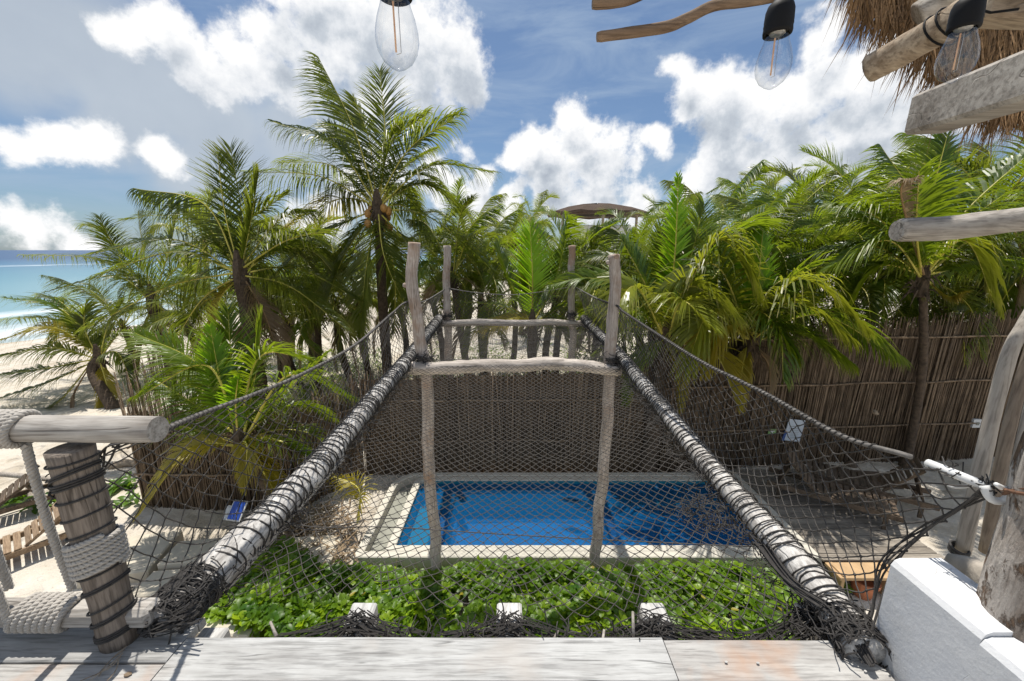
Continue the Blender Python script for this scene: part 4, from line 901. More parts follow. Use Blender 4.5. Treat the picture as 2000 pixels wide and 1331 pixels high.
# squared end of the nearer left timber
m_ = MB(); a_ = curve_at(BL, .04); b_ = curve_at(BL, .215); m_.bar(a_ - Vector((0, 0, .03)), b_ - Vector((-.015, 0, .03)), .155, .16, bev=.03); m_.build('squared_timber', 'beam', bl, label='squared timber under the near half of the log')
def lashing(path, r, root, seed, pitch, u0, u1, tw=.0042, name='lashing', tilt=.35):
    rnd = random.Random(seed); m_ = MB(); L = sum((path[i + 1] - path[i]).length for i in range(len(path) - 1))
    ph = 0; s_ = u0 * L; pts = []
    cur_p = pitch
    while s_ < u1 * L:
        u = s_ / L; c_ = curve_at(path, u); T = (curve_at(path, min(1, u + .01)) - curve_at(path, max(0, u - .01))).normalized()
        S = T.cross(Vector((0, 0, 1))).normalized(); N_ = S.cross(T)
        if len(pts) % 14 == 0: cur_p = pitch * rnd.choice([.35, .5, .8, 1, 1.2, 1.9, 1.1]); 
        rad = r(u) + tw * .8 + .0025 * math.sin(ph * .37)
        off_ = T * tilt * r(u) * math.cos(ph + 1.0)
        pts.append(c_ + (S * math.cos(ph) + N_ * math.sin(ph)) * rad + off_)
        ph += 2 * math.pi / 14; s_ += cur_p / 14
    m_.tube(pts, tw, 4, cap=False); return m_.build(name, 'twine', root, smooth=True)
rl = lambda u: .088; rr_ = lambda u: .073
lashing(BL, rl, bl, 1, .058, .05, 1, .0048); lashing(BL, rl, bl, 2, .22, .05, .95, .0034, tilt=-.5)
lashing(BR_, rr_, br, 3, .052, .01, 1, .0046); lashing(BR_, rr_, br, 4, .20, .0, .95, .0034, tilt=-.5)
def tangle(m_, c, ext, n, rnd, r=.0035, ln=.12, bias=Vector((0, 0, 0))):
    for k in range(n):
        p = Vector(c) + Vector((rnd.gauss(0, 1) * ext[0], rnd.gauss(0, 1) * ext[1], rnd.gauss(0, 1) * ext[2])); pts = [p]
        d = (Vector((rnd.gauss(0, 1), rnd.gauss(0, 1), rnd.gauss(0, .5))) + bias * 1.5).normalized(); ax = Vector((rnd.gauss(0, .5), rnd.gauss(0, .5), rnd.gauss(0, 1))).normalized(); th = rnd.uniform(-1.0, 1.0)
        for j in range(6):
            d = (Matrix.Rotation(th + rnd.gauss(0, .3), 3, ax) @ d).normalized(); pts.append(pts[-1] + d * ln / 6)
        m_.tube(spline(pts, 9), r * .72, 4, cap=False)
rnd = random.Random(9)
def along(path, u0, u1, side, n, root, ext=.022, name='twine_fringe'):
    m_ = MB()
    for k in range(n):
        u = rnd.uniform(u0, u1); c_ = curve_at(path, u); tangle(m_, c_ + Vector((side * .07, 0, -.055)), (ext, .03, ext), 1, rnd, .0036, .13, Vector((0, 1, -.1)))
    return m_.build(name, 'twine', root, kind='stuff')
along(BL, .03, .98, 1, 900, bl); along(BR_, .0, .98, -1, 1000, br)
# gathered net ends wound round both beam feet
def dense(path, r, root, seed, u0, u1, n, L0):
    rd = random.Random(seed); m_ = MB()
    for k in range(n):
        u = rd.uniform(u0, u1); c_ = curve_at(path, u); T = (curve_at(path, u + .01) - c_).normalized(); S = T.cross(Vector((0, 0, 1))).normalized(); N_ = S.cross(T); ph0 = rd.uniform(0, 6.28); arc = rd.uniform(2.0, 6.5); sk = rd.gauss(0, .05); rr0 = r + rd.uniform(0, .016); wv_ = rd.gauss(0, .006)
        m_.tube([c_ + (S * math.cos(ph0 + arc * q / 12) + N_ * math.sin(ph0 + arc * q / 12)) * (rr0 + wv_ * math.sin(q)) + T * sk * (q / 12 - .5) * arc / 3 for q in range(13)], .0032, 4, cap=False)
    for k in range(int(n * .8)):
        u = rd.uniform(u0, u1 * .8); ph0 = rd.uniform(-.4, 3.5); l_ = L0 * rd.uniform(.5, 1.1); pts = []
        for q in range(5):
            c_ = curve_at(path, max(0, u + (q - 2) * l_ / 4 / 6.7)); T = Vector((0, 1, 0)); S = Vector((1, 0, 0)); N_ = Vector((0, 0, 1)); a_ = ph0 + rd.gauss(0, .14); pts.append(c_ + (S * math.cos(a_) + N_ * math.sin(a_)) * (r + .010 + rd.uniform(0, .010)))
        m_.tube(spline(pts, 9), .0032, 4, cap=False)
    m_.build('gathered_twine', 'twine', root, kind='stuff')
dense(BL, .088, bl, 1, .0, .036, 100, .22); dense(BR_, .072, br, 2, .0, .018, 40, .14)
m_ = MB()
for k in range(90):
    a_ = P(rnd.uniform(268, 300), rnd.uniform(1228, 1246), Z=-1.47 + rnd.uniform(-.01, .02)); b_ = P(rnd.uniform(330, 400), rnd.uniform(1150, 1215), Z=-1.40 + rnd.uniform(-.03, .02)); mid = a_.lerp(b_, .5) + Vector((rnd.gauss(0, .015), rnd.gauss(0, .015), rnd.gauss(0, .010)))
    m_.tube(spline([a_, mid, b_], 8), .0032, 4, cap=False)
m_.build('foot_strands', 'twine', bl, kind='stuff')
m_ = MB()
for k in range(22):
    off_ = Vector((rnd.gauss(0, .010), rnd.gauss(0, .010), rnd.gauss(0, .010)))
    m_.tube(spline([P(1700, 1292, Z=-1.46) + off_, P(1640, 1200, Z=-1.42) + off_ * 1.6, P(1560, 1130, Z=-1.44) + Vector((-.03, 0, -.02)) + off_, P(1480, 1050, Z=-1.5) + off_ * 2], 14), .0036, 4, cap=False)
m_.build('foot_strands', 'twine', br, kind='stuff')

def crooked(pts, r, name, mat, label, cat, knots=(), seed=0, taper=.1, n=60, group=None, rough=.10):
    root = empty(name, Vector(pts[0]), label, cat, group); C_ = spline(pts, n)
    C_ = [c_ + Vector((mnoise.noise(c_ * 2.2 + Vector((seed, 0, 0))), mnoise.noise(c_ * 2.2 + Vector((0, seed, 0))), 0)) * .035 for c_ in C_] if abs(C_[0].z - C_[-1].z) > 1 else [c_ + Vector((0, mnoise.noise(c_ * 2 + Vector((seed, 0, 0))), mnoise.noise(c_ * 2 + Vector((0, seed, 0))))) * .028 for c_ in C_]
    m_ = MB(); m_.tube(C_, [r * (1 - taper * i / (n - 1)) for i in range(n)], 16, rough=rough, rseed=seed); m_.build('shaft', mat, root, smooth=True)
    for (u, d, l_) in knots:
        c_ = curve_at(C_, u); d = Vector(d).normalized(); k = MB(); k.tube([c_, c_ + d * (r + l_ * .5), c_ + d * (r + l_)], [r * .5, r * .38, r * .28], 9, rough=.2); k.build('branch_knot', mat, root, smooth=True)
    return root
crooked([P(858, 1175, Y=5.0), P(838, 900, Y=5.04), P(836, 735, Y=5.04), P(820, 665, Y=5.04), P(806, 560, Y=5.04), P(806, 474, Y=5.04)], .082, 'frame_post', 'post', 'left near post of the net frame, taller, with a side knot', 'post', [(.80, (-1, 0, .2), .03), (.42, (1, -.3, .1), .01)], 1)
crooked([P(1158, 1135, Y=5.0), P(1178, 930, Y=5.04), P(1188, 760, Y=5.04), P(1193, 685, Y=5.04), P(1200, 600, Y=5.04), P(1200, 498, Y=5.04)], .078, 'frame_post', 'post', 'right near post of the net frame with a stubby knot at its top', 'post', [(.965, (-1, -.2, .3), .03), (.99, (.2, -1, .2), .005)], 2)
crooked([P(878, 800, Y=8.1) - Vector((0, 0, 1.3)), P(876, 700, Y=8.1), P(872, 600, Y=8.1), P(873, 480, Y=8.1)], .082, 'frame_post', 'post', 'left far post of the net frame, pinkish grey', 'post', [(.7, (-1, 0, 0), .02)], 3)
crooked([P(1118, 800, Y=8.1) - Vector((0, 0, 1.3)), P(1118, 700, Y=8.1), P(1116, 600, Y=8.1), P(1117, 480, Y=8.1)], .075, 'frame_post', 'post', 'right far post of the net frame, dark wrapped with twine', 'post', [], 4)
crooked([P(788, 722, Y=4.98), P(900, 716, Y=4.98), P(1010, 712, Y=4.98), P(1120, 712, Y=4.98), P(1212, 722, Y=4.98)], .088, 'cross_beam', 'crossbeam', 'knobbly near cross beam between the two near posts', 'beam', [(.8, (.1, -1, -.2), .01)], 5, rough=.16)
crooked([P(855, 632, Y=8.05), P(1000, 630, Y=8.05), P(1140, 632, Y=8.05)], .07, 'cross_beam', 'crossbeam', 'far cross beam between the two far posts', 'beam', [], 6)
# twine where posts meet beams
for i, (px, py, Y, n) in enumerate([(828, 700, 5.03, 90), (1195, 705, 5.03, 90), (873, 618, 8.05, 60), (1117, 615, 8.05, 60)]):
    m_ = MB(); c_ = P(px, py, Y=Y)
    for k in range(7): m_.tube([c_ + Vector((math.cos(a_) * .095, math.sin(a_) * .095, .03 * math.sin(a_ + k) + (k - 3) * .012)) for a_ in [x * 6.3 / 14 for x in range(15)]], .006, 4)
    tangle(m_, c_, (.06, .05, .03), n, rnd, .005, .12)
    tag(m_.build('twine_binding', 'twine'), ['black twine binding at the foot of the left near post', 'black twine binding at the foot of the right near post', 'black twine binding at the left far post', 'black twine binding at the right far post'][i], 'twine', 'twine bindings where posts meet beams')

# ------------------------------------------------------------------ the net
net = empty('rope_net', (0, 4.5, 3.2), 'black rope hammock net stretched between two log beams over the pool', 'net')
def bars(A, B, r, sag, rnd_amp, seed):
    rs = np.random.RandomState(seed); D = B - A; L = np.linalg.norm(D, axis=1, keepdims=True) + 1e-9; T = D / L
    ref = np.tile(np.array([[.13, .37, .92]]), (len(A), 1)); U = np.cross(T, ref); U /= np.linalg.norm(U, axis=1, keepdims=True) + 1e-9; Wd = np.cross(T, U)
    Mid = (A + B) / 2 + rs.normal(0, rnd_amp, (len(A), 3)) * L + np.array([0, 0, -1]) * sag * L
    V_, Q_ = [], []; N = len(A); k = 4
    rr = r if isinstance(r, np.ndarray) else np.full((N, 1), r)
    rings = [A, Mid, B]
    V_ = np.zeros((N, 3, k, 3))
    for i, ce in enumerate(rings):
        for j in range(k):
            a_ = 2 * math.pi * j / k; V_[:, i, j] = ce + (U * math.cos(a_) + Wd * math.sin(a_)) * rr
    base = (np.arange(N) * 3 * k)[:, None, None, None]
    q = np.array([[[i * k + j, i * k + (j + 1) % k, (i + 1) * k + (j + 1) % k, (i + 1) * k + j] for j in range(k)] for i in range(2)])[None]
    return V_.reshape(-1, 3), (base + q).reshape(-1, 4)
def knots(C_, r):
    N = len(C_); cube = np.array([(x, y, z) for z in (-1, 1) for y in (-1, 1) for x in (-1, 1)], dtype=float) * .62
    rs = np.random.RandomState(3); V_ = C_[:, None] + cube[None] * r * rs.uniform(.8, 1.2, (N, 1, 1)); q = np.array([(0, 2, 3, 1), (4, 5, 7, 6), (0, 1, 5, 4), (2, 6, 7, 3), (0, 4, 6, 2), (1, 3, 7, 5)])[None]
    return V_.reshape(-1, 3), ((np.arange(N) * 8)[:, None, None] + q).reshape(-1, 4)
def netting(S, nu, nv, r, name, seed, sag=.03, amp=.02, kn=2.0, skip=None):
    pos = {}; rs = random.Random(seed)
    for i in range(nu + 1):
        for j in range(nv + 1):
            if (i + j) % 2 == 0:
                q = S(i / nu, j / nv)
                h = Vector((mnoise.noise(q * 5 + Vector((seed, 0, 0))), mnoise.noise(q * 5 + Vector((0, seed, 0))), mnoise.noise(q * 4 + Vector((0, 0, seed))))) * .016
                if 0 < i < nu: q = q + h + Vector((rs.gauss(0, .0025), rs.gauss(0, .0025), rs.gauss(0, .002)))
                pos[(i, j)] = q
    A, B = [], []
    for (i, j), p in pos.items():
        for di in (-1, 1):
            q = pos.get((i + di, j + 1))
            if q is not None and not (skip and skip(i / nu, j / nv)): A.append(p); B.append(q)
    A = np.array([tuple(x) for x in A]); B = np.array([tuple(x) for x in B])
    V1, Q1 = bars(A, B, r, sag, amp, seed); K = np.array([tuple(x) for x in pos.values()]); V2, Q2 = knots(K, r * kn)
    return fastmesh(name, np.vstack([V1, V2]), np.vstack([Q1, Q2 + len(V1)]), 'netcord', net, kind='stuff')
# floor: u across (left -> right), v along (near -> far)
stubs = [P(px, 1190, Z=-1.6).x for px in (714, 995, 1270, 1552)]
def floorS(u, v):
    a_ = curve_at(BL, .045 + .955 * v); b_ = curve_at(BR_, .03 + .97 * v)
    q = a_.lerp(b_, .045 + .91 * u); ext_ = math.sin(math.pi * u)
    q.z -= .085
    # supports: cross beam near v~.56
    yy = q.y; dep = 0
    if yy < 5.0: f_ = (yy - 1.3) / 3.7; dep = max(0, math.sin(math.pi * max(0, min(1, f_)))) * .12
    else: f_ = (yy - 5.0) / 3.1; dep = math.sin(math.pi * max(0, min(1, f_))) * .07
    q.z -= dep * ext_ - .10 * max(0, 1 - abs(yy - 5.0) / .5) * ext_ ** .5
    # scallops at the near edge
    near = max(0, 1 - v / .07)
    dmin = min(abs(q.x - s_) for s_ in stubs); sc = max(0, 1 - dmin / .30)
    q.y += near * (-.02 + .12 * sc ** 2) * 1.0; q.z -= near * (.0 if sc > .2 else .02)
    for s_ in stubs:
        dd = q.x - s_
        if abs(dd) < .35: q.x -= dd * .45 * near * (1 - abs(dd) / .35)
    return q
netting(floorS, 72, 170, .0023, 'floor_netting', 21, .04, .02)
ropeR = spline([P(1942, 957, Y=1.13), P(1780, 893, Y=1.36), P(1640, 850, Y=1.61), P(1500, 772, Y=2.14), P(1440, 742, Y=2.4), P(1350, 695, Y=2.9), P(1222, 612, Y=4.47), P(1203, 597, Y=5.0), P(1165, 583, Y=6.4), P(1122, 560, Y=8.05)], 240)
ropeL = spline([P(318, 840, Y=1.33), P(400, 806, Y=1.65), P(500, 769, Y=2.0), P(600, 726, Y=2.4), P(700, 669, Y=3.2), P(768, 610, Y=4.56), P(795, 590, Y=5.0), P(830, 588, Y=6.4), P(868, 566, Y=8.05)], 240)
ropeR = by_arclen(ropeR); ropeL = by_arclen(ropeL)
def sideS(beam_, rope_, near_curve, bulge, n0=0.0):
    def S(u, v):   # u along, v bottom->top
        bo = curve_at(beam_, n0 + (1 - n0) * u) + Vector((0, 0, .04)); to = curve_at(rope_, u); q = bo.lerp(to, v)
        q.x += bulge * math.sin(math.pi * v) * min(1, u * 6 + .1); q.z -= .04 * math.sin(math.pi * v)
        if near_curve:
            nc = curve_at(near_curve, v); lin = curve_at(beam_, n0).lerp(curve_at(rope_, 0), v); k = math.exp(-u * 14); q += (nc - lin) * k
        return q
    return S
ncR = spline([P(1690, 1275, Z=-1.46), P(1702, 1200, Y=1.30), P(1722, 1110, Y=1.36), P(1800, 1045, Y=1.33), P(1870, 995, Y=1.22), P(1935, 958, Y=1.13)], 30)
ncL = spline([P(290, 1235, Z=-1.44), P(228, 1190, Y=1.40), P(205, 1050, Y=1.42), P(192, 940, Y=1.42), P(200, 880, Y=1.42), P(255, 862, Y=1.38)], 30)
netting(sideS(BR_, ropeR, ncR, .06), 140, 19, .0028, 'right_side_netting', 31, .05, .03)
netting(sideS(BL, ropeL, ncL, -.08, .0), 132, 18, .0028, 'left_side_netting', 41, .05, .03)
ep = spline([P(868, 562, Y=8.05), P(930, 572, Y=8.05), P(1000, 576, Y=8.05), P(1060, 570, Y=8.05), P(1120, 560, Y=8.05)], 40)
def endS(u, v): q = P(860, 622, Y=8.08).lerp(P(1130, 622, Y=8.08), u); return q.lerp(curve_at(ep, u), v)
netting(endS, 60, 14, .003, 'end_netting', 51)
m_ = MB(); m_.tube(ropeR[8:], .010, 6, cap=True); m_.tube(ep, .009, 6)
m_.tube(ropeL, .010, 6); m_.build('edge_rope', 'edgerope', net, smooth=True)
def wrap(path, r, pitch, tw, u0, u1, name='rope_wrap', mat='twine'):
    m_ = MB(); L = sum((path[i + 1] - path[i]).length for i in range(len(path) - 1)); s_ = u0 * L; ph = 0; pts = []
    while s_ < u1 * L:
        u = s_ / L; c_ = curve_at(path, u); T = (curve_at(path, min(1, u + .01)) - curve_at(path, max(0, u - .01))).normalized(); S = T.cross(Vector((0, 0, 1))).normalized(); N_ = S.cross(T)
        pts.append(c_ + (S * math.cos(ph) + N_ * math.sin(ph)) * r); ph += 1.05; s_ += pitch / 6
    m_.tube(pts, tw, 4, cap=False); return m_.build(name, mat, net, smooth=True)
wrap(ropeR, .012, .03, .0032, .05, .75); wrap(ropeL, .011, .035, .003, 0, .7)
# gather threads at the near right edge, edge cord, middle cord with loose loops
m_ = MB()
for k in range(4):
    o3 = Vector((rnd.gauss(0, .005), rnd.gauss(0, .005), rnd.gauss(0, .005))); m_.tube([q + o3 * (1 + 1.5 * math.sin(i * .4 + k)) for i, q in enumerate(ncR)], .0034, 4, cap=False)
for k in range(5):
    o3 = Vector((rnd.gauss(0, .006), rnd.gauss(0, .006), rnd.gauss(0, .008))); m_.tube([q + o3 * (1 + 1.2 * math.sin(i * .5 + k)) for i, q in enumerate(ncL)], .004, 4, cap=False)
m_.tube(spline([P(1690, 1270, Z=-1.44), P(1760, 1085, Y=1.33), P(1930, 950, Y=1.14)], 12), .004, 4)
m_.build('gather_cord', 'twine', net, kind='stuff')
m_ = MB(); m_.tube(spline([P(535, 1015, Z=-1.50), P(620, 1030, Z=-1.55), P(760, 1030, Z=-1.60), P(1000, 1045, Z=-1.63), P(1250, 1058, Z=-1.60), P(1465, 1068, Z=-1.52)], 50), .0032, 5)
m_.tube(spline([P(535, 1010, Z=-1.50), P(600, 1035, Z=-1.56), P(660, 1028, Z=-1.58), P(720, 1015, Z=-1.58), P(800, 1012, Z=-1.6)], 24), .003, 5)
m_.build('mending_cord', 'netcord', net, smooth=True)
m_ = MB()
tangle(m_, P(1395, 1020, Z=-1.55), (.035, .03, .015), 34, rnd, .0034, .16); m_.tube(spline([P(1380, 1030, Z=-1.55), P(1385, 1055, Z=-1.57), P(1410, 1070, Z=-1.57)], 10), .0034, 4)
tangle(m_, P(1350, 985, Z=-1.53), (.07, .05, .012), 30, rnd, .003, .16)
m_.build('loose_twine', 'twine', net, kind='stuff')
# bunches over joist ends and along the deck edge
m_ = MB()
for i, s_ in enumerate(stubs):
    for k in range(52):
        side = rnd.choice([-1, 1]); a_ = Vector((s_ + rnd.gauss(0, .035), 1.37 + rnd.uniform(-.02, .10), 3.150 - abs(rnd.gauss(0, .02)) + .0)); b_ = Vector((s_ + side * rnd.uniform(.10, .36), 1.32 + rnd.uniform(-.0, .05), 3.115 + rnd.uniform(-.03, .02)))
        m_.tube(spline([a_, a_.lerp(b_, .45) + Vector((0, rnd.gauss(.0, .01), rnd.gauss(-.01, .012))), b_], 6), .0028, 4, cap=False)
    tangle(m_, Vector((s_, 1.405, 3.10)), (.06, .02, .016), 45, rnd, .0038, .11)
    if i < 3:
        for k in range(60):
            x = rnd.uniform(s_ + .1, stubs[i + 1] - .1); tangle(m_, Vector((x, 1.335, 3.11)), (.02, .008, .012), 1, rnd, .0036, .13, Vector((rnd.choice([-1, 1]), 0, 0)))
    # wooden pegs holding the twine
tangle(m_, Vector((stubs[3] + .1, 1.42, 3.11)), (.07, .04, .02), 90, rnd, .004, .14)
m_.build('bunched_twine', 'twine', net, kind='stuff')
for i, (pa, pb) in enumerate([((528, 1215), (540, 1243)), ((1090, 1232), (1076, 1262)), ((1180, 1230), (1176, 1264)), ((1236, 1195), (1238, 1262))]):
    m_ = MB(); m_.tube([P(*pa, Y=1.34), P(*pb, Y=1.29)], [.005, .007], 6); m_.build('peg', 'rafterg', net, smooth=True)
# hook
hk = empty('white_hook', P(1930, 955, Y=1.15), 'white painted rod and hook tying the net rope to the trunk post', 'hook')
m_ = MB(); m_.tube([P(1812, 905, Y=1.325), P(1930, 952, Y=1.15)], .0155, 12); m_.build('rod', 'whitepaint', hk, smooth=True)
m_ = MB(); m_.tube(spline([P(1922, 948, Y=1.15), P(1936, 975, Y=1.13), P(1960, 978, Y=1.12), P(1974, 962, Y=1.11), P(1955, 952, Y=1.10), P(1945, 946, Y=1.10)], 20), [.014 - .0004 * i for i in range(20)], 10); m_.build('hook', 'whitepaint', hk, smooth=True)
m_ = MB(); m_.tube(spline([P(1845, 946, Y=1.30), P(1870, 952, Y=1.26), P(1895, 948, Y=1.22), P(1912, 940, Y=1.19)], 12), [.004, .008, .011, .012, .012, .012, .012, .011, .010, .008, .006, .004], 8, squash=.5); m_.build('hook_tip', 'whitepaint', hk, smooth=True)
m_ = MB(); m_.tube(spline([P(1955, 955, Y=1.11), P(1985, 962, Y=1.05), P(2020, 968, Y=1.0)], 8), .006, 6, rough=.3); m_.tube(spline([P(1960, 965, Y=1.11), P(1990, 956, Y=1.05), P(2020, 955, Y=1.0)], 8), .005, 6, rough=.3); m_.build('rusty_chain', 'rust', hk)
m_ = MB(); tangle(m_, P(1926, 950, Y=1.15), (.006, .005, .007), 22, rnd, .003, .035); tangle(m_, P(1860, 925, Y=1.25), (.02, .01, .008), 14, rnd, .003, .05); m_.build('tie_twine', 'twine', hk, kind='stuff')

# ------------------------------------------------------------------ railing at left
def rope3(m_, pts, r, pitch=.045, n=5, samples=None):
    C_ = by_arclen(spline(pts, samples or max(24, len(pts) * 6))); L = sum((C_[i + 1] - C_[i]).length for i in range(len(C_) - 1)); N = max(8, int(L / pitch * 7))
    for k in range(3):
        out = []; u_ = None
        for i in range(N + 1):
            t_ = i / N; c_ = curve_at(C_, t_); T = (curve_at(C_, min(1, t_ + .01)) - curve_at(C_, max(0, t_ - .01))).normalized()
            if u_ is None: u_ = T.orthogonal().normalized()
            u_ = (u_ - T * u_.dot(T)).normalized(); w2 = T.cross(u_); a_ = 2 * math.pi * (k / 3 + L * t_ / pitch); out.append(c_ + (u_ * math.cos(a_) + w2 * math.sin(a_)) * r * .52)
        m_.tube(out, r * .56, n, cap=False)
post = empty('railing_post', (-1.55, 1.27, 3.2), 'round brown railing post at the left, wound with black cord and white rope', 'post')
PXc, PYc = -1.545, 1.275
m_ = MB(); m_.tube([(PXc - .0 , PYc, 3.195 + i * .0415) for i in range(21)], [.062 + .002 * math.sin(i) for i in range(21)], 24, rough=.03); m_.build('shaft', 'railpost', post, smooth=True)
for (z, n_, tl) in [(3.25, 3, .02), (3.32, 2, .03), (3.38, 1, .03), (3.46, 2, .03), (3.53, 1, .02), (3.66, 1, .02), (3.70, 1, .02), (3.77, 1, .02), (3.84, 1, .015), (3.89, 3, .02), (3.93, 2, .03), (3.98, 1, .01)]:
    for k in range(n_):
        m_ = MB(); m_.tube([(PXc + math.cos(a_) * .067, PYc + math.sin(a_) * .067, z + k * .009 + tl * math.cos(a_ + .3)) for a_ in [x * 6.35 / 20 for x in range(21)]], .0040, 5, cap=False); m_.build('black_cord', 'twine', post, smooth=True)
m_ = MB(); tangle(m_, (PXc - .062, PYc - .02, 3.9), (.012, .01, .02), 26, random.Random(3), .004, .06); m_.build('cord_knot', 'twine', post, smooth=True, kind='stuff')
m_ = MB(); pts = []
for i in range(7 * 16): a_ = i / 16 * 2 * math.pi; pts.append(Vector((PXc + math.cos(a_) * .073, PYc + math.sin(a_) * .073, 3.535 + i / 16 * .020 + .022 * math.cos(a_ + .4))))
rope3(m_, pts, .0105, .042, samples=500)
m_.build('white_rope_band', 'rope', post, smooth=True)
RY = 1.30
rail = empty('top_rail', (-2.1, RY, 4.03), 'pale grey round top rail log running left from the net, cut end showing', 'rail')
m_ = MB(); m_.tube([(-3.6 + i * .0905, RY, 4.085 + .002 * math.sin(i * .7)) for i in range(27)], [.047] * 26 + [.045], 22, rough=.03); m_.build('log', 'rail', rail, smooth=False)
for p_ in rail.children[0].data.polygons: p_.use_smooth = len(p_.vertices) == 4
lr = empty('lower_rail', (-2.1, RY, 3.25), 'pale lower rail just above the deck, squared end behind the post', 'rail')
m_ = MB(); m_.bar((-3.6, RY, 3.30), (P(322, 1180, Z=-1.40).x, RY, 3.30), .09, .085, bev=.018); m_.build('log', 'rail', lr)
def rail_wrap(x0, x1, z, r, rt, root, slant):
    m_ = MB(); pts = []; n = int((x1 - x0) / (rt * 1.95)); N = n * 18
    for i in range(N + 1): a_ = i / 18 * 2 * math.pi; pts.append(Vector((x0 + (x1 - x0) * i / N + slant * math.sin(a_), RY + math.cos(a_) * (r + rt * .8), z + math.sin(a_) * (r + rt * .8))))
    rope3(m_, pts, rt, .04, samples=N * 2); return m_.build('rope_wrap', 'rope', root, smooth=True)
rail_wrap(-1.97, -1.71, 4.085, .047, .0125, rail, .02); rail_wrap(-1.94, -1.73, 3.30, .047, .0125, lr, .03)
for i, (pts, lb) in enumerate([([P(50, 868, Y=RY - .01), P(72, 950, Y=RY), P(100, 1040, Y=RY), P(142, 1150, Y=RY + .01)], 'white rope slanting down between the rails next to the post'),
                ([P(-70, 860, Y=RY), P(-30, 1010, Y=RY), P(18, 1150, Y=RY)], 'white rope between the rails at the left edge of the picture'),
                ([P(-60, 1000, Y=RY - .04), P(-20, 1120, Y=RY - .05), P(15, 1210, Y=RY - .05)], 'white rope end meeting the lower rail wrapping')]):
    m_ = MB(); rope3(m_, pts, .0145, .045, samples=40); tag(m_.build('railing_rope', 'rope', smooth=True), lb, 'rope')
for k in range(5):
    q = P(248 - k * 4, 1262 + k * 7, Z=-1.49); m_ = MB(); m_.tube(spline([q, q + Vector((random.gauss(0, .02), -.05, .006)), q + Vector((random.gauss(-.02, .03), -.1, .002))], 7), .0020, 4)
    tag(m_.build('frayed_string', 'rafter'), ['frayed straw coloured string nearest the railing post foot', 'second frayed string from the railing post foot', 'third frayed string from the post foot', 'fourth frayed string from the post foot', 'frayed string farthest from the railing post foot'][k], 'string', 'frayed strings at the post foot')

# ------------------------------------------------------------------ palapa roof corner, logs, bulbs
roof = empty('palapa_roof', P(1900, 60, Y=2.6), 'corner of a shaggy thatched roof with log rafters at the top right', 'roof')
ev = spline([P(1655, -140, Y=2.1), P(1668, -60, Y=2.15), P(1690, 0, Y=2.2), P(1745, 50, Y=2.25), P(1800, 95, Y=2.3), P(1855, 160, Y=2.35), P(1920, 205, Y=2.4), P(2000, 200, Y=2.4), P(2110, 185, Y=2.4), P(2220, 165, Y=2.4)], 120)
inn = spline([P(1900, -420, Y=3.3), P(1960, -330, Y=3.3), P(2040, -240, Y=3.3), P(2130, -140, Y=3.3), P(2200, -60, Y=3.3), P(2300, 0, Y=3.2)], 120)
m_ = MB(); vs = []
for i in range(120):
    a_ = ev[i]; b_ = inn[i]
    for k in range(9): vs.append(a_.lerp(b_, k / 8) + Vector((0, 0, .04 * mnoise.noise(a_ * 9 + Vector((k, 0, 0))))))
m_.add(vs, [(i * 9 + k, i * 9 + k + 1, (i + 1) * 9 + k + 1, (i + 1) * 9 + k) for i in range(119) for k in range(8)])
for k in range(119): pass
m_.build('thatch_mat', 'thatchdark', roof)
rt = random.Random(77); st = MB()
for i in range(11000):
    u = rt.random(); lay = rt.random() ** 1.3 * .75; a_ = curve_at(ev, u).lerp(curve_at(inn, u), lay) - Vector((0, .03, .015 + .03 * lay))
    out_ = (curve_at(ev, u) - curve_at(inn, u)).normalized()
    L = rt.uniform(.12, .30) * (1.0 if rt.random() < .93 else 1.5); dn = (Vector((-.15, -.1, -1)) + out_ * rt.uniform(.05, .7) + Vector((rt.gauss(0, .2), rt.gauss(0, .2), 0))).normalized()
    w2 = Vector((rt.gauss(0, 1), rt.gauss(0, .4), 0)).normalized() * rt.uniform(.0015, .0042); b_ = a_ + dn * L * .55; c_ = b_ + (dn + Vector((rt.gauss(0, .15), rt.gauss(0, .15), -.25))).normalized() * L * .45
    st.add([a_ - w2, a_ + w2, b_ + w2 * .9, b_ - w2 * .9, c_], [(0, 1, 2, 3), (3, 2, 4)])
st.build('thatch', 'thatch', roof, kind='stuff')
def logp(pts, r, name, mat, label, seed=0, n=40, rough=.08, parent=None, taper=0):
    m_ = MB(); C_ = spline(pts, n); m_.tube(C_, [r * (.86 if i == 0 else 1) * (1 - taper * i / n) for i in range(n)], 18, rough=rough, rseed=seed); o_ = m_.build(name, mat, parent, label=label)
    for p_ in o_.data.polygons: p_.use_smooth = len(p_.vertices) == 4
    return o_
logp([P(1694, 138, Y=2.0), P(1800, 78, Y=1.85), P(1905, 18, Y=1.7), P(2030, -50, Y=1.5)], .058, 'rafter', 'rafter', 'round tan rafter with rounded end', 1, parent=roof, rough=.12)
logp([P(1790, 32, Y=2.15), P(1850, -8, Y=2.1), P(1950, -70, Y=2.0)], .055, 'rafter', 'rafterg', 'short grey rafter end behind the tan one', 2, parent=roof)
m_ = MB(); m_.bar(P(1808, 225, Y=1.62), P(2110, 122, Y=1.15), .13, .135, bev=.012); m_.build('beam', 'rafterg', roof, label='squared grey beam with a cut end')
m_ = MB(); m_.bar(P(1908, 22, Y=1.55), P(2090, 26, Y=1.5), .09, .07, bev=.01); m_.build('cross_batten', 'rafter', roof)
m_ = MB()
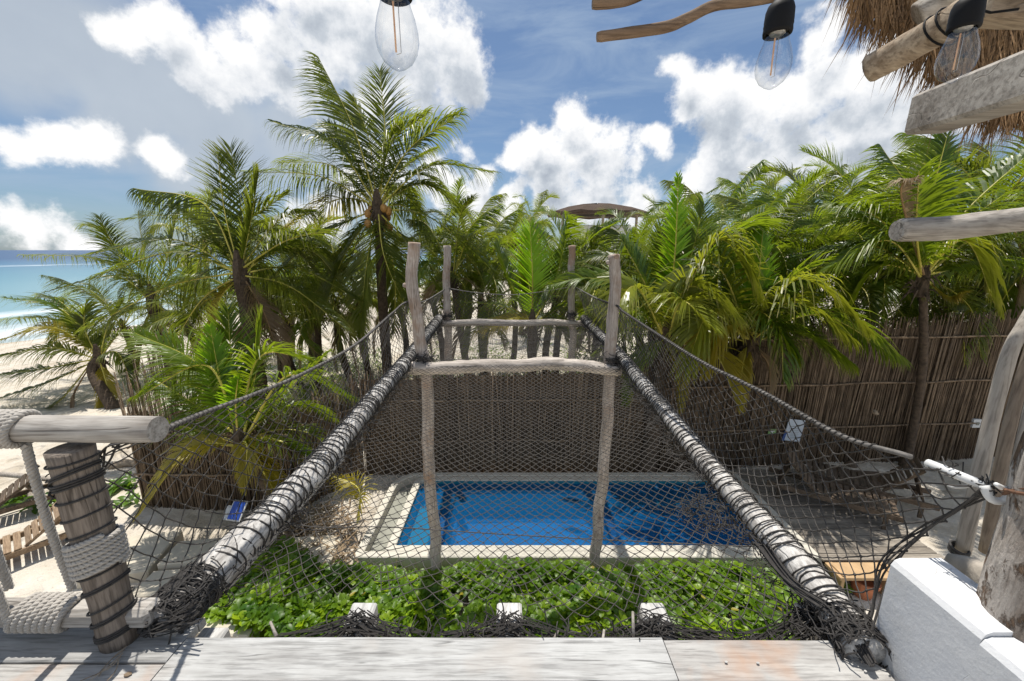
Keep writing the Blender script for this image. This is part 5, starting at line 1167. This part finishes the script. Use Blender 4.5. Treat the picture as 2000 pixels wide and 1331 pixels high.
for (px, py, Y, dx) in ((1862, 45, 1.76, .0), (1838, 60, 1.80, .0)):
    c_ = P(px, py, Y=Y); ax = (P(1905, 18, Y=1.7) - P(1800, 78, Y=1.85)).normalized(); x = ax.orthogonal().normalized(); y = ax.cross(x)
    m_.tube([c_ + (x * math.cos(a_) + y * math.sin(a_)) * .068 + ax * .02 * math.sin(a_) for a_ in [k * 6.3 / 20 for k in range(21)]], .004, 5)
m_.tube([P(1905, 16, Y=1.5), P(1935, 25, Y=1.48), P(1990, 18, Y=1.45)], .004, 5)
m_.build('wire_tie', 'black', roof, smooth=True)
tag(logp([P(1752, 450, Y=2.0), P(1850, 446, Y=1.98), P(1930, 436, Y=1.96), P(2090, 418, Y=1.9)], .056, 'projecting_log', 'rafterg', None, 4, rough=.06), 'grey log with pale cut end projecting from the right edge', 'log')
tag(logp([P(1166, 73, Y=1.05), P(1215, 66, Y=1.05), P(1300, 53, Y=1.05), P(1345, 35, Y=1.05), P(1400, 10, Y=1.05), P(1490, -2, Y=1.05), P(1640, -40, Y=1.05), P(1800, -120, Y=1.05)], .0115, 'dry_branch', 'branch', None, 5, rough=.16), 'long thin brown branch in the sky left of the middle bulb', 'branch')
tag(logp([P(1157, 8, Y=1.05), P(1200, 4, Y=1.05), P(1240, -6, Y=1.05), P(1330, -50, Y=1.05)], .0115, 'dry_branch', 'branch', None, 6, rough=.16, n=16), 'short dark branch tip at the top edge above the long branch', 'branch')
def bulb(px, pyc, depth_Y, label, wire_top):
    """hanging bulb: pixel of the widest part of glass"""
    c_ = P(px, pyc, Y=depth_Y); root = empty('string_light', c_, label, 'light bulb')
    g = MB(); prof = [(.0005, -.031), (.003, -.030), (.009, -.027), (.016, -.0215), (.0215, -.012), (.0235, -.002), (.023, .007), (.0205, .019), (.0165, .031), (.0145, .040), (.0140, .046)]
    g.lathe(prof, 32, c_); g.build('glass', 'glass', root, smooth=True)
    g = MB(); g.lathe([(.0005, .040), (.0095, .0405), (.0118, .044), (.013, .050), (.0135, .058), (.0005, .059)], 20, c_); g.build('cap', 'brass', root, smooth=True)
    g = MB(); g.lathe([(.0150, .040), (.0185, .0405), (.0190, .044), (.0184, .050), (.0190, .052), (.0185, .055), (.0188, .057), (.0182, .070), (.0160, .077), (.0100, .083), (.0078, .089), (.0045, .0895), (.0045, .095), (.0, .095)], 28, c_); g.lathe([(.0150, .040), (.0145, .055)], 28, c_); g.build('socket', 'black', root, smooth=True)
    g = MB(); g.tube(spline([c_ + Vector((0, 0, .092)), c_ + Vector((.002, 0, .14)), c_ + Vector((.006, 0, wire_top))], 12), .0036, 8); g.build('cable', 'black', root, smooth=True)
    g = MB(); g.tube([c_ + Vector((-.0025, 0, .036)), c_ + Vector((-.002, 0, -.012))], .0011, 6); g.build('filament', 'filament', root)
    g = MB(); g.tube([c_ + Vector((.003, 0, .038)), c_ + Vector((.0035, 0, -.013)), c_ + Vector((-.0015, 0, -.0145))], .0004, 5); g.build('support_wire', 'brass', root)
bulb(776, 78, .50, 'largest clear hanging bulb, cut by the top edge', .22)
bulb(1510, 130, .66, 'clear bulb in black socket hanging beside the long branch', .3)
bulb(1868, 119, .68, 'clear bulb in black socket in front of the thatch', .28)

# ------------------------------------------------------------------ things on the ground
def lounger(loc, rz, label, mat, back=R(35), group=None):
    root = empty('sun_lounger', loc, label, 'lounger', group); root.rotation_euler = (0, 0, rz); L, Wd, H = 1.9, .62, .32
    def part(nm, fn):
        m_ = MB(); fn(m_); me = m_.build(nm, mat, origin=(0, 0, 0)); me.parent = root; me.location = (0, 0, 0)
    for sgn in (-1, 1): part('side_rail', lambda m_: m_.box((0, sgn * (Wd / 2 - .02), H - .04), (L, .04, .09), bev=.005))
    for x in (-.75, .75):
        for sgn in (-1, 1): part('leg', lambda m_: m_.box((x, sgn * (Wd / 2 - .065), H / 2 - .02), (.06, .045, H - .03), bev=.004))
    for k in range(11): part('slat', lambda m_: m_.box((-.85 + k * .1, 0, H + .02), (.075, Wd - .02, .02), bev=.003))
    bx, bl_ = .22, .72
    for k in range(7):
        x = bx + math.cos(back) * bl_ * (k + .5) / 7; z = H + .03 + math.sin(back) * bl_ * (k + .5) / 7; part('back_slat', lambda m_: m_.box((x, 0, z), (.075, Wd - .06, .02), Matrix.Rotation(-back, 3, 'Y'), bev=.003))
    for sgn in (-1, 1): part('back_stile', lambda m_: m_.bar((bx, sgn * (Wd / 2 - .06), H), (bx + math.cos(back) * bl_, sgn * (Wd / 2 - .06), H - .0 + math.sin(back) * bl_), .03, .035))
    part('prop', lambda m_: m_.bar((bx + .55, 0, H - .05), (bx + .42, 0, H + math.sin(back) * .45), Wd - .16, .025))
    return root
q = P(75, 1095, Z=-4.7); lounger((q.x - .35, q.y - .1, .0), R(52), 'tan wooden lounger on the sand seen through the railing ropes', 'teak')
q = P(-8, 1030, Z=-4.7); lounger((q.x - .3, q.y, .0), R(48), 'dark lounger at the left picture edge by the green plants', 'darkwood')
q = P(1615, 985, Z=-4.55); lounger((q.x, q.y, .12), R(145), 'dark wooden lounger on the pool deck, nearer the pool', 'darkwood', R(48))
q = P(1700, 985, Z=-4.55); lounger((q.x + .1, q.y + .3, .12), R(325), 'dark slatted lounge chair at the deck edge by the sand', 'darkwood', R(50))
m_ = MB(); m_.box(P(1690, 935, Z=-4.66), (1.0, .62, .03), Matrix.Rotation(R(-8), 3, 'Z'), bev=.006); tag(m_.build('dark_mat', 'darkwood'), 'flat dark mat on the sand beyond the lounge chairs', 'mat')
for i, (px, py, s_, lb) in enumerate([(1780, 905, .16, 'dark round stone on the sand near the right fence'), (1662, 905, .12, 'dark stone beside the mat')]):
    q = P(px, py, Z=-4.62); m_ = MB(); m_.tube([q + Vector((0, 0, -s_)), q + Vector((0, 0, -s_ * .4)), q + Vector((0, 0, s_ * .2)), q + Vector((0, 0, s_ * .5))], [s_ * .8, s_, s_ * .7, s_ * .2], 12, rough=.2); tag(m_.build('stone', 'darkwood', smooth=True), lb, 'stone')
# concrete slabs
pav = empty('paved_steps', P(350, 1080, Z=-4.7), 'cream concrete slabs forming low steps beside the left fence', 'steps')
for i, (cx, cy, lx, ly, z, rz) in enumerate([(-4.55, 5.35, 1.5, .5, .12, 8), (-4.4, 4.82, 1.7, .46, .06, 6), (-5.9, 5.25, 1.0, .9, .10, 12), (-3.85, 4.25, 1.3, .5, .05, -6), (-3.15, 5.35, .8, .6, .10, 5), (-5.2, 4.2, 1.1, .6, .04, 4), (-3.1, 3.6, 1.2, .5, .05, 0), (-4.3, 3.55, 1.0, .5, .03, 10)]):
    m_ = MB(); m_.box((cx, cy, z - .08), (lx, ly, .26), Matrix.Rotation(R(rz), 3, 'Z'), bev=.02); m_.build('slab', 'concrete', pav)
q = P(463, 998, Z=-4.45); sg = empty('blue_panel', q - Vector((0, 0, .2)), 'bright blue panel with white edges leaning by the left fence', 'panel')
rot = Matrix.Rotation(R(-32), 3, 'Z') @ Matrix.Rotation(R(-40), 3, 'X') @ Matrix.Rotation(R(-14), 3, 'Y')
m_ = MB(); m_.box(q, (.38, .03, .34), rot, bev=.01); m_.build('backing', 'whitepaint', sg)
for k, dx in enumerate((-.10, .11)): m_ = MB(); m_.box(q + rot @ Vector((dx * .8 + .01, -.02, 0)), (.15, .012, .29), rot, bev=.004); m_.build('blue_face', 'blue', sg)
m_ = MB(); m_.box(q + rot @ Vector((-.25, .0, -.05)), (.12, .03, .24), rot, bev=.02); m_.build('white_flap', 'whitepaint', sg)
# driftwood and plants left
m_ = MB(); m_.tube(spline([P(-60, 926, Z=-4.3), P(20, 928, Z=-4.3), P(110, 938, Z=-4.35)], 14), .05, 10, rough=.15); tag(m_.build('handrail_log', 'pole', smooth=True), 'horizontal grey brown log seen between the railing ropes on the beach', 'log')
m_ = MB(); m_.tube([P(68, 1000, Z=-4.72), P(54, 940, Z=-4.3)], .045, 8, rough=.15); tag(m_.build('short_stake', 'pole', smooth=True), 'short leaning stake under the horizontal log', 'stake')
m_ = MB(); m_.tube(spline([P(215, 912, Z=-4.7), P(260, 905, Z=-4.66), P(300, 912, Z=-4.7)], 10), .09, 10, rough=.4); tag(m_.build('driftwood', 'rafter', smooth=True), 'lump of brown driftwood on the sand left of the fence', 'driftwood')
def plant(loc, n, L, label, seed, wd=.05, up=.5):
    rnd = random.Random(seed); root = empty('leafy_plant', loc, label, 'plant')
    for k in range(n):
        a_ = k * 2.4 + rnd.uniform(-.3, .3); el = rnd.uniform(.25, 1.2); d = Vector((math.cos(a_) * math.cos(el), math.sin(a_) * math.cos(el), math.sin(el) * up + .25)); base = Vector(loc) + Vector((rnd.gauss(0, .12), rnd.gauss(0, .12), rnd.uniform(0, .12)))
        m_ = MB(); l2 = L * rnd.uniform(.7, 1.15); s_ = d.cross(Vector((0, 0, 1))).normalized(); vs = []
        for j in range(6):
            f_ = j / 5; c_ = base + d * l2 * f_ - Vector((0, 0, 1)) * l2 * .45 * f_ * f_; w2 = wd * (.35 + 2.6 * f_ * (1 - f_)) * (1 if j < 5 else .1); vs += [c_ - s_ * w2 + Vector((0, 0, w2 * .4)), c_, c_ + s_ * w2 + Vector((0, 0, w2 * .4))]
        m_.add(vs, [(j * 3 + i, j * 3 + i + 1, j * 3 + i + 4, j * 3 + i + 3) for j in range(5) for i in (0, 1)]); m_.build('leaf', 'plant', root, smooth=True)
for i, (px, py, n, L, lb) in enumerate([(25, 985, 26, .42, 'leafy green plant on the sand at the left edge'), (95, 990, 26, .42, 'leafy green plant behind the slanting white rope'), (232, 960, 26, .45, 'bright leafy plant right of the railing post'), (268, 985, 18, .35, 'smaller leafy plant beside the left fence foot'), (150, 985, 16, .36, 'leafy plant hidden behind the railing post'), (1610, 1140, 22, .30, 'green plant in front of the tan niche')]):
    q = P(px, py, Z=-4.72 if i < 5 else -4.95); plant(q, n, L, lb, 300 + i)
# litter of dry palm leaves under the left beam
m_ = MB(); rl_ = random.Random(4)
for k in range(420):
    c_ = P(rl_.uniform(520, 700), rl_.uniform(985, 1100), Z=-4.66 + rl_.uniform(0, .12)); d = Vector((rl_.gauss(0, 1), rl_.gauss(0, 1), rl_.gauss(0, .3))).normalized() * rl_.uniform(.15, .45); s_ = d.cross(Vector((0, 0, 1))).normalized() * .012
    m_.add([c_ - s_, c_ + s_, c_ + d * .5 + s_ + Vector((0, 0, .04)), c_ + d * .5 - s_ + Vector((0, 0, .04)), c_ + d], [(0, 1, 2, 3), (3, 2, 4)])
tag(m_.build('leaf_litter', 'leafdry'), None, None, None, 'stuff'); 
# distant thatched pavilion
c0 = P(1165, 430, Y=42); pv = empty('distant_palapa', (c0.x, c0.y, 0), 'distant pavilion with low brown thatched roof above the palms', 'pavilion')
m_ = MB(); zb = P(1175, 422, Y=42).z; vs = []; n = 40
for (r_, z) in [(5.0, zb), (4.9, zb + .25), (3.4, zb + .7), (1.7, zb + 1.0), (.1, zb + 1.15)]:
    for k in range(n): a_ = 2 * math.pi * k / n; vs.append((c0.x + r_ * math.cos(a_), c0.y + r_ * .8 * math.sin(a_), z + .08 * math.sin(k * 1.7)))
m_.add(vs, [(i * n + k, i * n + (k + 1) % n, (i + 1) * n + (k + 1) % n, (i + 1) * n + k) for i in range(4) for k in range(n)] + [tuple(range(n - 1, -1, -1))]); m_.build('roof', 'thatchdark', pv)
for dx, dy in ((-3.6, -1.5), (3.6, -1.5), (0, -3), (-1.8, 2), (1.8, 2)): m_ = MB(); m_.tube([(c0.x + dx, c0.y + dy, 0), (c0.x + dx, c0.y + dy, zb + .1)], .13, 8); m_.build('support', 'post', pv)
m_ = MB(); m_.box((c0.x, c0.y, zb - 1.6), (6, 4, 1.2), bev=.05); m_.build('wall', 'stucco', pv); m_ = MB(); m_.box((c0.x, c0.y, (zb - 2.2) / 2), (5.6, 3.6, zb - 2.2)); m_.build('lower_wall', 'stucco', pv)
